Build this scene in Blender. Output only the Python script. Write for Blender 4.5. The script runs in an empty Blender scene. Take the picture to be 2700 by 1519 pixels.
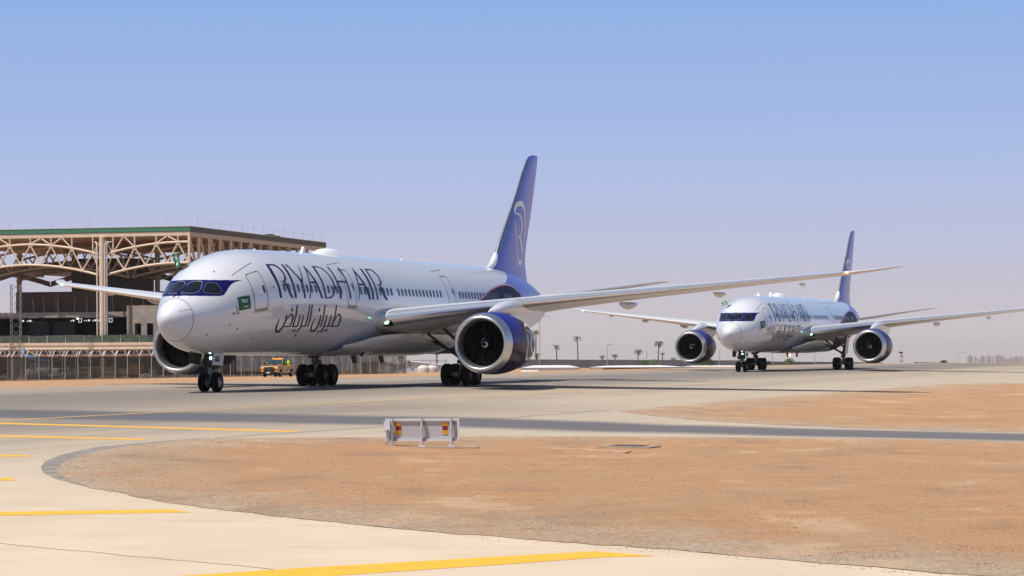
import bpy, bmesh, math, random
from math import sin, cos, pi, radians, sqrt, atan2, hypot
from mathutils import Vector, Matrix
random.seed(7)
scene = bpy.context.scene
COL = scene.collection

# ------------------------------------------------------------------ camera
cam_d = bpy.data.cameras.new('camera')
cam_d.sensor_width = 36.0
cam_d.lens = 6740.0 / 2700.0 * 36.0
cam_d.shift_y = (931.65 - 759.5) / 2700.0
cam_d.clip_start = 0.5
cam_d.clip_end = 30000
cam = bpy.data.objects.new('camera', cam_d)
COL.objects.link(cam)
_R = -0.005
_r = Vector((1, 0, _R)).normalized(); _u = Vector((-_R, 0, 1)).normalized(); _b = _r.cross(_u)
cam.matrix_world = Matrix(((_r.x, _u.x, _b.x, 0), (_r.y, _u.y, _b.y, 0), (_r.z, _u.z, _b.z, 1.982), (0, 0, 0, 1)))
scene.camera = cam

# ------------------------------------------------------------------ sky and sun
SUN = Vector((-0.42, -0.26, 1.0)).normalized()          # direction towards the sun
world = bpy.data.worlds.new('World'); scene.world = world; world.use_nodes = True
wt = world.node_tree; wt.nodes.clear()
wo = wt.nodes.new('ShaderNodeOutputWorld'); bg = wt.nodes.new('ShaderNodeBackground')
sky = wt.nodes.new('ShaderNodeTexSky'); sky.sky_type = 'NISHITA'; sky.sun_disc = False
sky.sun_elevation = math.asin(SUN.z); sky.sun_rotation = atan2(SUN.x, SUN.y)
sky.altitude = 600; sky.air_density = 1.0; sky.dust_density = 0.5; sky.ozone_density = 1.5
bg.inputs['Strength'].default_value = SKY_STRENGTH = 0.10
# desert dust veil: a pale band that thins out with height, the same all round the horizon
geo = wt.nodes.new('ShaderNodeNewGeometry'); sep = wt.nodes.new('ShaderNodeSeparateXYZ')
ramp = wt.nodes.new('ShaderNodeValToRGB'); mixw = wt.nodes.new('ShaderNodeMix'); mixw.data_type = 'RGBA'
wt.links.new(geo.outputs['Incoming'], sep.inputs[0])
neg = wt.nodes.new('ShaderNodeMath'); neg.operation = 'MULTIPLY'; neg.inputs[1].default_value = -1.0
wt.links.new(sep.outputs['Z'], neg.inputs[0]); wt.links.new(neg.outputs[0], ramp.inputs[0])
e = ramp.color_ramp.elements
e[0].position = 0.0; e[0].color = (1, 1, 1, 1)
e[1].position = 0.30; e[1].color = (0.0, 0.0, 0.0, 1)
k = ramp.color_ramp.elements.new(0.15); k.color = (1, 1, 1, 1)
veil = wt.nodes.new('ShaderNodeValToRGB')
ve = veil.color_ramp.elements
ve[0].position = 0.0; ve[0].color = (6.2, 5.6, 5.5, 1)
ve[1].position = 0.20; ve[1].color = (1.8, 3.8, 7.7, 1)
for pos, c_ in ((0.018, (5.85, 5.5, 6.0)), (0.04, (5.25, 5.4, 7.1)), (0.068, (4.4, 5.25, 7.8)), (0.09, (3.75, 4.95, 7.9)), (0.137, (2.8, 4.4, 7.9))):
    k = ve.new(pos); k.color = (*c_, 1)
wt.links.new(neg.outputs[0], veil.inputs[0])
wt.links.new(ramp.outputs['Color'], mixw.inputs['Factor'])
wt.links.new(sky.outputs[0], mixw.inputs['A']); wt.links.new(veil.outputs['Color'], mixw.inputs['B'])
wt.links.new(mixw.outputs['Result'], bg.inputs['Color']); wt.links.new(bg.outputs[0], wo.inputs['Surface'])

sun_d = bpy.data.lights.new('sun', 'SUN'); sun_d.energy = 4.9; sun_d.angle = radians(0.53); sun_d.color = (1.0, 0.95, 0.88)
sun = bpy.data.objects.new('sun', sun_d); COL.objects.link(sun)
sun.rotation_euler = SUN.to_track_quat('Z', 'Y').to_euler(); sun.location = SUN * 200

vs = scene.view_settings
vs.view_transform = 'Standard'; vs.look = 'None'; vs.exposure = 0.0; vs.gamma = 1.0; vs.use_curve_mapping = False
scene.render.engine = 'CYCLES'
cy = scene.cycles
cy.max_bounces = 8; cy.diffuse_bounces = 3; cy.glossy_bounces = 4; cy.transparent_max_bounces = 16; cy.volume_bounces = 0
cy.use_denoising = True
cy.caustics_reflective = False; cy.caustics_refractive = False

# ------------------------------------------------------------------ materials
MATS = {}
def mat(name, col, rough=0.5, metal=0.0, coat=0.0, var=0.0, vscale=3.0, bump=0.0, bscale=30.0, spec=0.5, emit=None, estr=0.0, streak=None):
    """procedural principled material: colour with noise variation, optional fine relief"""
    if name in MATS: return MATS[name]
    m = bpy.data.materials.new(name); m.use_nodes = True; nt = m.node_tree
    b = nt.nodes['Principled BSDF']
    b.inputs['Base Color'].default_value = (*col, 1); b.inputs['Roughness'].default_value = rough
    b.inputs['Metallic'].default_value = metal; b.inputs['Coat Weight'].default_value = coat; b.inputs['Coat Roughness'].default_value = 0.06
    b.inputs['Specular IOR Level'].default_value = spec
    if emit: b.inputs['Emission Color'].default_value = (*emit, 1); b.inputs['Emission Strength'].default_value = estr
    if var or bump:
        tc = nt.nodes.new('ShaderNodeTexCoord'); mp = nt.nodes.new('ShaderNodeMapping'); nt.links.new(tc.outputs['Object'], mp.inputs[0])
        if streak: mp.inputs['Scale'].default_value = streak
    if var:
        n = nt.nodes.new('ShaderNodeTexNoise'); n.inputs['Scale'].default_value = vscale; n.inputs['Detail'].default_value = 6; n.inputs['Roughness'].default_value = 0.62
        nt.links.new(mp.outputs[0], n.inputs['Vector'])
        r = nt.nodes.new('ShaderNodeValToRGB')
        r.color_ramp.elements[0].position = 0.3; r.color_ramp.elements[1].position = 0.7
        r.color_ramp.elements[0].color = (*[max(0, c * (1 - var)) for c in col], 1); r.color_ramp.elements[1].color = (*[min(1, c * (1 + var)) for c in col], 1)
        nt.links.new(n.outputs['Fac'], r.inputs[0]); nt.links.new(r.outputs[0], b.inputs['Base Color'])
    if bump:
        n2 = nt.nodes.new('ShaderNodeTexNoise'); n2.inputs['Scale'].default_value = bscale; n2.inputs['Detail'].default_value = 5
        nt.links.new(mp.outputs[0], n2.inputs['Vector'])
        bp = nt.nodes.new('ShaderNodeBump'); bp.inputs['Strength'].default_value = bump; bp.inputs['Distance'].default_value = 0.05
        nt.links.new(n2.outputs['Fac'], bp.inputs['Height']); nt.links.new(bp.outputs[0], b.inputs['Normal'])
    MATS[name] = m
    return m

# ------------------------------------------------------------------ mesh building
class MB:
    """collects shapes and links them as one mesh object"""
    def __init__(s): s.v = []; s.f = []; s.m = []
    def add(s, vs, fs, mi=0):
        o = len(s.v); s.v += [tuple(p) for p in vs]; s.f += [tuple(i + o for i in f) for f in fs]; s.m += [mi] * len(fs)
    def box(s, x0, x1, y0, y1, z0, z1, mi=0):
        s.add([(x, y, z) for x in (x0, x1) for y in (y0, y1) for z in (z0, z1)],
              [(0, 1, 3, 2), (4, 6, 7, 5), (0, 4, 5, 1), (2, 3, 7, 6), (0, 2, 6, 4), (1, 5, 7, 3)], mi)
    def bar(s, a, b, w, h, mi=0, up=(0, 0, 1)):
        """rectangular bar from a to b, w wide and h high"""
        a = Vector(a); b = Vector(b); d = (b - a).normalized(); u = Vector(up)
        if abs(d.dot(u)) > 0.98: u = Vector((0, 1, 0))
        sd = d.cross(u).normalized() * w / 2; uu = sd.cross(d).normalized() * h / 2
        vs = [p + i * sd + j * uu for p in (a, b) for i, j in ((-1, -1), (1, -1), (1, 1), (-1, 1))]
        s.add(vs, [(0, 3, 2, 1), (4, 5, 6, 7), (0, 1, 5, 4), (1, 2, 6, 5), (2, 3, 7, 6), (3, 0, 4, 7)], mi)
    def tube(s, pts, r, n=8, mi=0, cap=True):
        """round tube along points; r may be a list"""
        P = [Vector(p) for p in pts]; k = len(P); R = r if isinstance(r, (list, tuple)) else [r] * k
        vs = []; prev = None
        for i in range(k):
            d = ((P[min(i + 1, k - 1)] - P[max(i - 1, 0)])).normalized()
            if prev is None:
                a = d.orthogonal().normalized()
            else:
                a = (prev - d * prev.dot(d)).normalized()
            prev = a; c = d.cross(a)
            vs += [P[i] + (a * cos(2 * pi * j / n) + c * sin(2 * pi * j / n)) * R[i] for j in range(n)]
        fs = [(i * n + j, i * n + (j + 1) % n, (i + 1) * n + (j + 1) % n, (i + 1) * n + j) for i in range(k - 1) for j in range(n)]
        if cap: fs += [tuple(reversed(range(n))), tuple(range((k - 1) * n, k * n))]
        s.add(vs, fs, mi)
    def lathe(s, prof, o, axis='x', n=40, mi=0, ph0=0.0):
        """profile [(t, r)] turned about an axis through o; returns nothing"""
        vs = []
        for t, r in prof:
            for j in range(n):
                a = 2 * pi * j / n + ph0; p, q = r * cos(a), r * sin(a)
                vs.append((o[0] + t, o[1] + p, o[2] + q) if axis == 'x' else (o[0] + p, o[1] + t, o[2] + q) if axis == 'y' else (o[0] + p, o[1] + q, o[2] + t))
        k = len(prof)
        s.add(vs, [(i * n + j, i * n + (j + 1) % n, (i + 1) * n + (j + 1) % n, (i + 1) * n + j) for i in range(k - 1) for j in range(n)], mi)
    def prism(s, loop, thick, mi=0):
        """closed loop of 3-D points pushed along the vector thick"""
        t = Vector(thick); n = len(loop); a = [Vector(p) for p in loop]
        s.add(a + [p + t for p in a], [tuple(reversed(range(n))), tuple(range(n, 2 * n))] + [(i, (i + 1) % n, n + (i + 1) % n, n + i) for i in range(n)], mi)
    def ball(s, c, r, n=8, mi=0, sc=(1, 1, 1)):
        vs = []; k = n // 2 + 1
        for i in range(k):
            a = -pi / 2 + pi * i / (k - 1)
            for j in range(n):
                b = 2 * pi * j / n; vs.append((c[0] + r * sc[0] * cos(a) * cos(b), c[1] + r * sc[1] * cos(a) * sin(b), c[2] + r * sc[2] * sin(a)))
        s.add(vs, [(i * n + j, i * n + (j + 1) % n, (i + 1) * n + (j + 1) % n, (i + 1) * n + j) for i in range(k - 1) for j in range(n)], mi)
    def mesh(s, name, mats, smooth=None):
        me = bpy.data.meshes.new(name); me.from_pydata(s.v, [], s.f)
        for m in (mats if isinstance(mats, (list, tuple)) else [mats]): me.materials.append(m)
        me.polygons.foreach_set('material_index', s.m)
        bm = bmesh.new(); bm.from_mesh(me); bmesh.ops.remove_doubles(bm, verts=bm.verts, dist=1e-5)
        bmesh.ops.recalc_face_normals(bm, faces=bm.faces); bm.to_mesh(me); bm.free()
        if smooth is not None:
            me.shade_smooth()
            if smooth < 179: me.set_sharp_from_angle(angle=radians(smooth))
        me.update(); return me
    def build(s, name, mats, parent=None, smooth=None):
        return link(name, s.mesh(name, mats, smooth), parent)

def link(name, me, parent=None):
    o = bpy.data.objects.new(name, me); COL.objects.link(o)
    if parent is not None: o.parent = parent
    return o
def tag(o, label=None, cat=None, group=None, kind=None):
    if label: o['label'] = label
    if cat: o['category'] = cat
    if group: o['group'] = group
    if kind: o['kind'] = kind
    return o
def empty(name, loc, rz=0.0, label=None, cat=None, group=None):
    o = bpy.data.objects.new(name, None); COL.objects.link(o); o.location = loc; o.rotation_euler = (0, 0, rz); o.empty_display_size = 0.2
    return tag(o, label, cat, group)
def copy_tree(o, parent=None):
    c = o.copy(); COL.objects.link(c); c.parent = parent
    for ch in list(o.children): copy_tree(ch, c)
    return c
def pchip(xs, ys):
    n = len(xs); h = [xs[i + 1] - xs[i] for i in range(n - 1)]; d = [(ys[i + 1] - ys[i]) / h[i] for i in range(n - 1)]
    m = [0.0] * n; m[0] = d[0]; m[-1] = d[-1]
    for i in range(1, n - 1):
        if d[i - 1] * d[i] > 0:
            w1 = 2 * h[i] + h[i - 1]; w2 = h[i] + 2 * h[i - 1]; m[i] = (w1 + w2) / (w1 / d[i - 1] + w2 / d[i])
    def f(x):
        if x <= xs[0]: return ys[0]
        if x >= xs[-1]: return ys[-1]
        lo = 0
        while xs[lo + 1] < x: lo += 1
        t = (x - xs[lo]) / h[lo]; t2 = t * t; t3 = t2 * t
        return (2*t3-3*t2+1)*ys[lo] + (t3-2*t2+t)*h[lo]*m[lo] + (-2*t3+3*t2)*ys[lo+1] + (t3-t2)*h[lo]*m[lo+1]
    return f
def flat_sheet(name, pts, z, m, parent=None, kind=None):
    """flat painted or paved sheet from an outline of ground points"""
    bm = bmesh.new(); f = bm.faces.new([bm.verts.new((x, y, z)) for x, y in pts]); bmesh.ops.triangulate(bm, faces=[f])
    for f in bm.faces:
        if f.normal.z < 0: f.normal_flip()
    me = bpy.data.meshes.new(name); bm.to_mesh(me); bm.free(); me.materials.append(m)
    o = link(name, me, parent)
    if kind: o['kind'] = kind
    return o
def smooth_line(pts, k=6):
    P = [Vector(p) for p in pts]; n = len(P); out = []
    for i in range(n - 1):
        a, b, c, d = P[max(i-1, 0)], P[i], P[i+1], P[min(i+2, n-1)]
        for j in range(k):
            t = j / k
            out.append(0.5 * ((2*b) + (c-a)*t + (2*a-5*b+4*c-d)*t*t + (3*b-a-3*c+d)*t**3))
    return out + [P[-1]]
def strip_sheet(name, pts, w, z, m, parent=None):
    """painted line of constant or listed width along ground points"""
    P = smooth_line([(*p, 0) for p in pts]); n = len(P); L = []; Rr = []
    for i in range(n):
        d = (P[min(i+1, n-1)] - P[max(i-1, 0)]).normalized(); q = Vector((-d.y, d.x, 0)) * w / 2
        L.append(P[i] + q); Rr.append(P[i] - q)
    vs = [(p.x, p.y, z) for p in L] + [(p.x, p.y, z) for p in Rr]
    mb = MB(); mb.add(vs, [(i, n + i, n + i + 1, i + 1) for i in range(n - 1)])
    return mb.build(name, m, parent)

# ------------------------------------------------------------------ ground, pavement, sand islands
def sstep(a, b, x):
    t = max(0.0, min(1.0, (x - a) / (b - a))); return t * t * (3 - 2 * t)
KNOT = [(-90,-.62),(-57,-.5),(-21,0),(5,0),(17,-.29),(26.5,-.52),(33,-.79),(40,-.90),(50,-.92)]      # offset from the taxiway axis, level
def pof(x, y): return 0.947 * (x + 17.76) - 0.3203 * (y - 131)
def terr(x, y):
    """crowned taxiway, shallow infield on the camera side, a slight fall behind, and a long fall beyond 420 m"""
    p = pof(x, y); z = KNOT[0][1] if p <= KNOT[0][0] else KNOT[-1][1]
    for (p0, z0), (p1, z1) in zip(KNOT, KNOT[1:]):
        if p0 < p < p1: z = z0 + (z1 - z0) * (p - p0) / (p1 - p0)
    if y > 420: d = y - 420; z -= 0.010 * d * sstep(0, 60, d)
    return z
from mathutils import noise as mnoise

def drape(name, pts, off, m, kind='structure'):
    """paved or painted sheet that follows the cross fall of the field"""
    bm = bmesh.new(); f = bm.faces.new([bm.verts.new((x, y, 0)) for x, y in pts]); bmesh.ops.triangulate(bm, faces=[f])
    n_ = Vector((0.947, -0.3203, 0))
    for p0, _ in KNOT:
        bmesh.ops.bisect_plane(bm, geom=bm.verts[:] + bm.edges[:] + bm.faces[:], plane_co=Vector((-17.76, 131, 0)) + n_ * (p0 / n_.length_squared), plane_no=n_)
    for v in bm.verts: v.co.z = terr(v.co.x, v.co.y) + off
    for f in bm.faces:
        if f.normal.z < 0: f.normal_flip()
    me = bpy.data.meshes.new(name); bm.to_mesh(me); bm.free(); me.materials.append(m)
    o = link(name, me); o['kind'] = kind; return o
def drape_line(name, pts, w, off, m, straight=False):
    P = [Vector((*p, 0)) for p in pts] if straight else smooth_line([(*p, 0) for p in pts]); n = len(P); A = []; B = []
    for i in range(n):
        d = (P[min(i+1, n-1)] - P[max(i-1, 0)]).normalized(); q_ = Vector((-d.y, d.x, 0)) * w / 2
        A.append((P[i] + q_).to_2d()); B.append((P[i] - q_).to_2d())
    return drape(name, A + B[::-1], off, m)

class NT:
    """small helper for node expressions"""
    def __init__(s, name):
        s.m = bpy.data.materials.new(name); s.m.use_nodes = True; s.t = s.m.node_tree; s.b = s.t.nodes['Principled BSDF']
        s.tc = s.t.nodes.new('ShaderNodeTexCoord'); s.sp = s.t.nodes.new('ShaderNodeSeparateXYZ'); s.t.links.new(s.tc.outputs['Object'], s.sp.inputs[0])
    def val(s, x, sock):
        if hasattr(x, 'node'): s.t.links.new(x, sock)
        else: sock.default_value = x
    def math(s, op, a, b=0.0, c=None, clamp=False):
        n = s.t.nodes.new('ShaderNodeMath'); n.operation = op; n.use_clamp = clamp; s.val(a, n.inputs[0]); s.val(b, n.inputs[1])
        if c is not None: s.val(c, n.inputs[2])
        return n.outputs[0]
    def lin(s, a, b, c):
        return s.math('ADD', s.math('ADD', s.math('MULTIPLY', s.sp.outputs[0], a), s.math('MULTIPLY', s.sp.outputs[1], b)), c)
    def noise(s, scale, detail=5, vec=None, rough=0.6):
        n = s.t.nodes.new('ShaderNodeTexNoise'); n.inputs['Scale'].default_value = scale; n.inputs['Detail'].default_value = detail; n.inputs['Roughness'].default_value = rough
        s.t.links.new(vec if vec else s.tc.outputs['Object'], n.inputs['Vector']); return n.outputs['Fac']
    def vec(s, x, y, z=0.0):
        n = s.t.nodes.new('ShaderNodeCombineXYZ'); s.val(x, n.inputs[0]); s.val(y, n.inputs[1]); s.val(z, n.inputs[2]); return n.outputs[0]
    def map(s, x, a, b, c=0.0, d=1.0):
        n = s.t.nodes.new('ShaderNodeMapRange'); n.interpolation_type = 'SMOOTHSTEP'; s.val(x, n.inputs[0])
        for i, v in enumerate((a, b, c, d)): n.inputs[i + 1].default_value = v
        return n.outputs[0]
    def mix(s, f, a, b):
        n = s.t.nodes.new('ShaderNodeMix'); n.data_type = 'RGBA'; s.val(f, n.inputs['Factor'])
        for q, k in ((a, 'A'), (b, 'B')):
            if hasattr(q, 'node'): s.t.links.new(q, n.inputs[k])
            else: n.inputs[k].default_value = (*q, 1)
        return n.outputs['Result']
    def out(s, col, rough=0.9, bump=None, bstr=0.4, bdist=0.03, spec=0.2):
        s.t.links.new(col, s.b.inputs['Base Color']) if hasattr(col, 'node') else None
        s.val(rough, s.b.inputs['Roughness']); s.b.inputs['Specular IOR Level'].default_value = spec
        if bump is not None:
            n = s.t.nodes.new('ShaderNodeBump'); n.inputs['Strength'].default_value = bstr; n.inputs['Distance'].default_value = bdist
            s.t.links.new(bump, n.inputs['Height']); s.t.links.new(n.outputs[0], s.b.inputs['Normal'])
        return s.m

# sand: red-brown desert soil with pale dusty and darker gravelly patches
q = NT('desert_sand')
n1 = q.noise(0.16, 6); n2 = q.noise(1.3, 8); n3 = q.noise(22, 6); n4 = q.noise(90, 3); n5 = q.noise(9, 7, None, 0.75); n6 = q.noise(13, 3)
c = q.mix(q.map(n1, 0.40, 0.58), (0.505, 0.270, 0.133), (0.469, 0.278, 0.152))
c = q.mix(q.map(n2, 0.36, 0.72, 0, 0.65), c, (0.541, 0.333, 0.189))
c = q.mix(q.map(n3, 0.46, 0.70, 0, 0.75), c, (0.307, 0.176, 0.100))
c = q.mix(q.map(n4, 0.58, 0.78, 0, 0.6), c, (0.578, 0.402, 0.258))
c = q.mix(q.map(n5, 0.50, 0.68, 0, 0.55), c, (0.280, 0.155, 0.080))
c = q.mix(q.map(n5, 0.46, 0.32, 0, 0.5), c, (0.622, 0.400, 0.235))
c = q.mix(q.map(n6, 0.66, 0.72, 0, 0.8), c, (0.135, 0.085, 0.052))
at_ = q.t.nodes.new('ShaderNodeAttribute'); at_.attribute_name = 'rim'
rimf = q.math('MULTIPLY', at_.outputs['Fac'], q.map(n2, 0.25, 0.6, 0.35, 1.0))
c = q.mix(rimf, c, q.mix(q.map(n5, 0.38, 0.62), (0.58, 0.47, 0.35), (0.30, 0.235, 0.17)))
trk_ = q.noise(1.0, 5, q.vec(q.math('MULTIPLY', q.sp.outputs[0], 0.22), q.math('MULTIPLY', q.sp.outputs[1], 1.0)))
c = q.mix(q.map(trk_, 0.56, 0.70, 0, 0.45), c, (0.334, 0.192, 0.109))
c = q.mix(q.map(trk_, 0.42, 0.30, 0, 0.40), c, (0.569, 0.359, 0.211))
pat = q.noise(0.32, 5, q.vec(q.math('MULTIPLY', q.sp.outputs[0], 1.0), q.math('MULTIPLY', q.sp.outputs[1], 0.55)), 0.65)
c = q.mix(q.map(pat, 0.53, 0.66, 0, 0.55), c, (0.30, 0.20, 0.135))
c = q.mix(q.map(pat, 0.45, 0.33, 0, 0.55), c, (0.62, 0.43, 0.275))
SAND = q.out(c, 0.95, q.math('ADD', q.math('MULTIPLY', n3, 0.7), q.math('MULTIPLY', n4, 0.4)), 0.9, 0.05, 0.1)
# verge soil far away
# pavement: pale concrete, grey rubber-stained tracks where aircraft roll
q = NT('taxiway_concrete')
P_ = q.lin(0.947, -0.3203, 0.947 * 17.76 + 0.3203 * 131); S_ = q.lin(0.3203, 0.947, 0.0)
stre = q.noise(1.0, 6, q.vec(q.math('MULTIPLY', P_, 0.55), q.math('MULTIPLY', S_, 0.018)))
stre2 = q.noise(1.0, 5, q.vec(q.math('MULTIPLY', P_, 2.2), q.math('MULTIPLY', S_, 0.05)))
fine = q.noise(45, 5); mid = q.noise(0.45, 7); big = q.noise(0.05, 4)
c = q.mix(q.map(mid, 0.3, 0.7), (0.575, 0.45, 0.312), (0.645, 0.515, 0.365))
c = q.mix(q.map(fine, 0.52, 0.8, 0, 0.45), c, (0.40, 0.31, 0.225))
blot = q.noise(0.9, 8, None, 0.72); c = q.mix(q.map(blot, 0.56, 0.72, 0, 0.28), c, (0.42, 0.345, 0.265))
# main taxiway, older and greyer
wob = q.math('MULTIPLY', q.math('SUBTRACT', big, 0.5), 9.0)
dirt = q.math('MULTIPLY', q.map(q.math('ADD', q.sp.outputs[1], q.math('MULTIPLY', q.math('SUBTRACT', mid, 0.5), 14.0)), 66.0, 86.0), q.map(stre2, 0.2, 0.75, 0.25, 0.8))
c = q.mix(dirt, c, (0.40, 0.325, 0.25))
tan = q.map(q.math('ADD', P_, wob), 44.0, 24.0)
c = q.mix(q.math('MULTIPLY', tan, q.map(stre, 0.2, 0.8, 0.25, 0.7)), c, (0.42, 0.34, 0.255))
main = q.map(q.math('ADD', P_, wob), 31.0, 17.0)
main = q.math('MULTIPLY', main, q.math('MAXIMUM', q.map(P_, 17.0, 8.0), q.map(q.math('ADD', S_, wob), 128.0, 98.0, 0.12, 1.0)))
c = q.mix(q.math('MULTIPLY', main, q.map(stre, 0.25, 0.8, 0.42, 1.0)), c, (0.255, 0.208, 0.162))
trk = q.map(q.math('ABSOLUTE', q.math('ADD', P_, q.math('MULTIPLY', q.math('SUBTRACT', stre, 0.5), 7.0))), 15.0, 3.0)
c = q.mix(q.math('MULTIPLY', trk, 0.62), c, (0.145, 0.13, 0.12))
trk2 = q.map(q.math('ABSOLUTE', q.math('ADD', P_, -17.0)), 4.5, 0.5)
c = q.mix(q.math('MULTIPLY', trk2, q.map(stre2, 0.3, 0.75, 0.0, 0.5)), c, (0.145, 0.13, 0.12))
# the crossing route: a broad dark rubber band
tt = q.math('MAXIMUM', q.math('MULTIPLY', q.math('ADD', q.sp.outputs[0], -3.0), 0.0769), 0.0)
cen = q.math('ADD', q.math('MULTIPLY', q.math('POWER', tt, 1.6), -7.6), 94.0)
bd = q.math('ABSOLUTE', q.math('ADD', q.math('SUBTRACT', q.sp.outputs[1], cen), q.math('MULTIPLY', q.math('SUBTRACT', mid, 0.5), 1.6)))
sb = q.noise(1.0, 6, q.vec(q.math('MULTIPLY', q.sp.outputs[0], 0.05), q.math('MULTIPLY', q.math('SUBTRACT', q.sp.outputs[1], cen), 1.6)))
c = q.mix(q.math('MULTIPLY', q.map(bd, 6.6, 2.6), q.map(sb, 0.2, 0.7, 0.74, 1.0)), c, (0.105, 0.103, 0.112))
# light scuffs and oil flecks
c = q.mix(q.map(q.noise(7.0, 3), 0.70, 0.80, 0, 0.25), c, (0.20, 0.17, 0.14))
CONC = q.out(c, 0.82, fine, 0.25, 0.01, 0.25)
q = NT('asphalt_shoulder'); f1 = q.noise(60, 5); f2 = q.noise(1.5, 5)
ASPH = q.out(q.mix(q.map(f2, 0.3, 0.7), (0.20, 0.18, 0.16), (0.32, 0.275, 0.225)), 0.9, f1, 0.5, 0.01, 0.2)
q = NT('yellow_paint'); f1 = q.noise(6, 6); f2 = q.noise(40, 4)
c = q.mix(q.map(f1, 0.35, 0.75), (0.80, 0.40, 0.028), (0.84, 0.47, 0.05)); c = q.mix(q.map(f2, 0.62, 0.8, 0, 0.5), c, (0.55, 0.42, 0.26))
YEL = q.out(c, 0.7, f2, 0.2, 0.005, 0.3)
q = NT('worn_yellow_paint'); f1 = q.noise(1.2, 6)
YELW = q.out(q.mix(q.map(f1, 0.25, 0.75, 0.15, 0.75), (0.62, 0.34, 0.08), (0.36, 0.27, 0.18)), 0.8)
TAR = mat('tar_seam', (0.09, 0.075, 0.06), 0.8, var=0.3, vscale=5)

pv = sorted(set([-10000, -6000, -3500, -2000, -1200, -700, -400, -250, -160, -120] + [k for k, _ in KNOT] + list(range(-100, 70, 10)) + [-20.8, 80, 110, 160, 250, 400, 700, 1200, 2000, 3500, 6000, 10000]))
sv = sorted(set([-10000, -5000, -2500, -1200, -700, -400, -250] + list(range(-200, 700, 15)) + [720, 760, 820, 900, 1000, 1200, 1500, 2000, 2600, 3400, 4500, 6000, 8000, 10000]))
def on_pave(x, y): return pof(x, y) > -20.6 and -75 < y < 405
gm = MB(); n_p = len(pv)
for s__ in sv:
    for p__ in pv:
        x_, y_ = -17.76 + 0.947 * p__ + 0.3203 * s__, 131 - 0.3203 * p__ + 0.947 * s__
        gm.v.append((x_, y_, terr(x_, y_) - (0.04 if on_pave(x_, y_) else 0.0)))
gm.f = [(j * n_p + i, j * n_p + i + 1, (j + 1) * n_p + i + 1, (j + 1) * n_p + i) for j in range(len(sv) - 1) for i in range(n_p - 1)]; gm.m = [0] * len(gm.f)
go = gm.build('ground', SAND, smooth=180); tag(go, kind='structure')
def ps(p, s_): return (-17.76 + (0.947 * p + 0.3203 * s_) / 0.9994, 131 + (0.947 * s_ - 0.3203 * p) / 0.9994)
drape('taxiway', [ps(-20.8, -230), ps(-20.8, 292), (240, 412), (240, -70), (-95, -70)], 0.006, CONC)
ISL1 = [(16.15,80.69),(14.13,82.67),(11.12,84.26),(7.95,85.3),(4.62,85.14),(1.96,84.79),(-0.01,83.58),(-1.78,82.26),(-4.21,79.9),(-6.53,77.92),(-8.18,76.32),(-9.22,75.12),(-9.89,72.79),(-10.49,69.98),(-10.84,67.1),(-10.94,64.6),(-10.86,62.39),(-10.61,60.03),(-10.26,57.91),(-9.79,56.01),(-9.25,54.61),(-8.28,52.46),(-6.84,49.44),(-5.41,47.05),(-4.17,45.42),(-2.99,43.68),(-1.91,42.26),(-0.9,41.06),(-0.01,39.85),(1.48,38.36),(2.85,36.8),(4.09,35.16),(5.24,33.8),(6.01,32.95),(10,28.4),(17,20.5),(48,6),(52,46),(30,68)]
ISL2 = [(42.51,212.31),(36.17,202.33),(28.29,181.99),(22.39,164.65),(15.94,146.58),(9.73,127.84),(6.37,117.33),(4.98,112.66),(4.78,110.77),(5.82,107.15),(7.99,102.93),(10.04,99.41),(12.72,96.36),(15.17,93.2),(18.09,90.4),(32,76),(56,52),(120,30),(120,230),(75,222)]
def inside(p, poly):
    r = False; j = len(poly) - 1
    for i in range(len(poly)):
        if (poly[i][1] > p[1]) != (poly[j][1] > p[1]) and p[0] < (poly[j][0]-poly[i][0])*(p[1]-poly[i][1])/(poly[j][1]-poly[i][1])+poly[i][0]: r = not r
        j = i
    return r
def edge_dist(p, poly):
    best = 1e9; v = Vector(p)
    for i in range(len(poly)):
        a = Vector(poly[i]); b = Vector(poly[(i+1) % len(poly)]); t = max(0, min(1, (v-a).dot(b-a)/max((b-a).length_squared, 1e-9)))
        best = min(best, (v-(a+(b-a)*t)).length)
    return best
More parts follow.
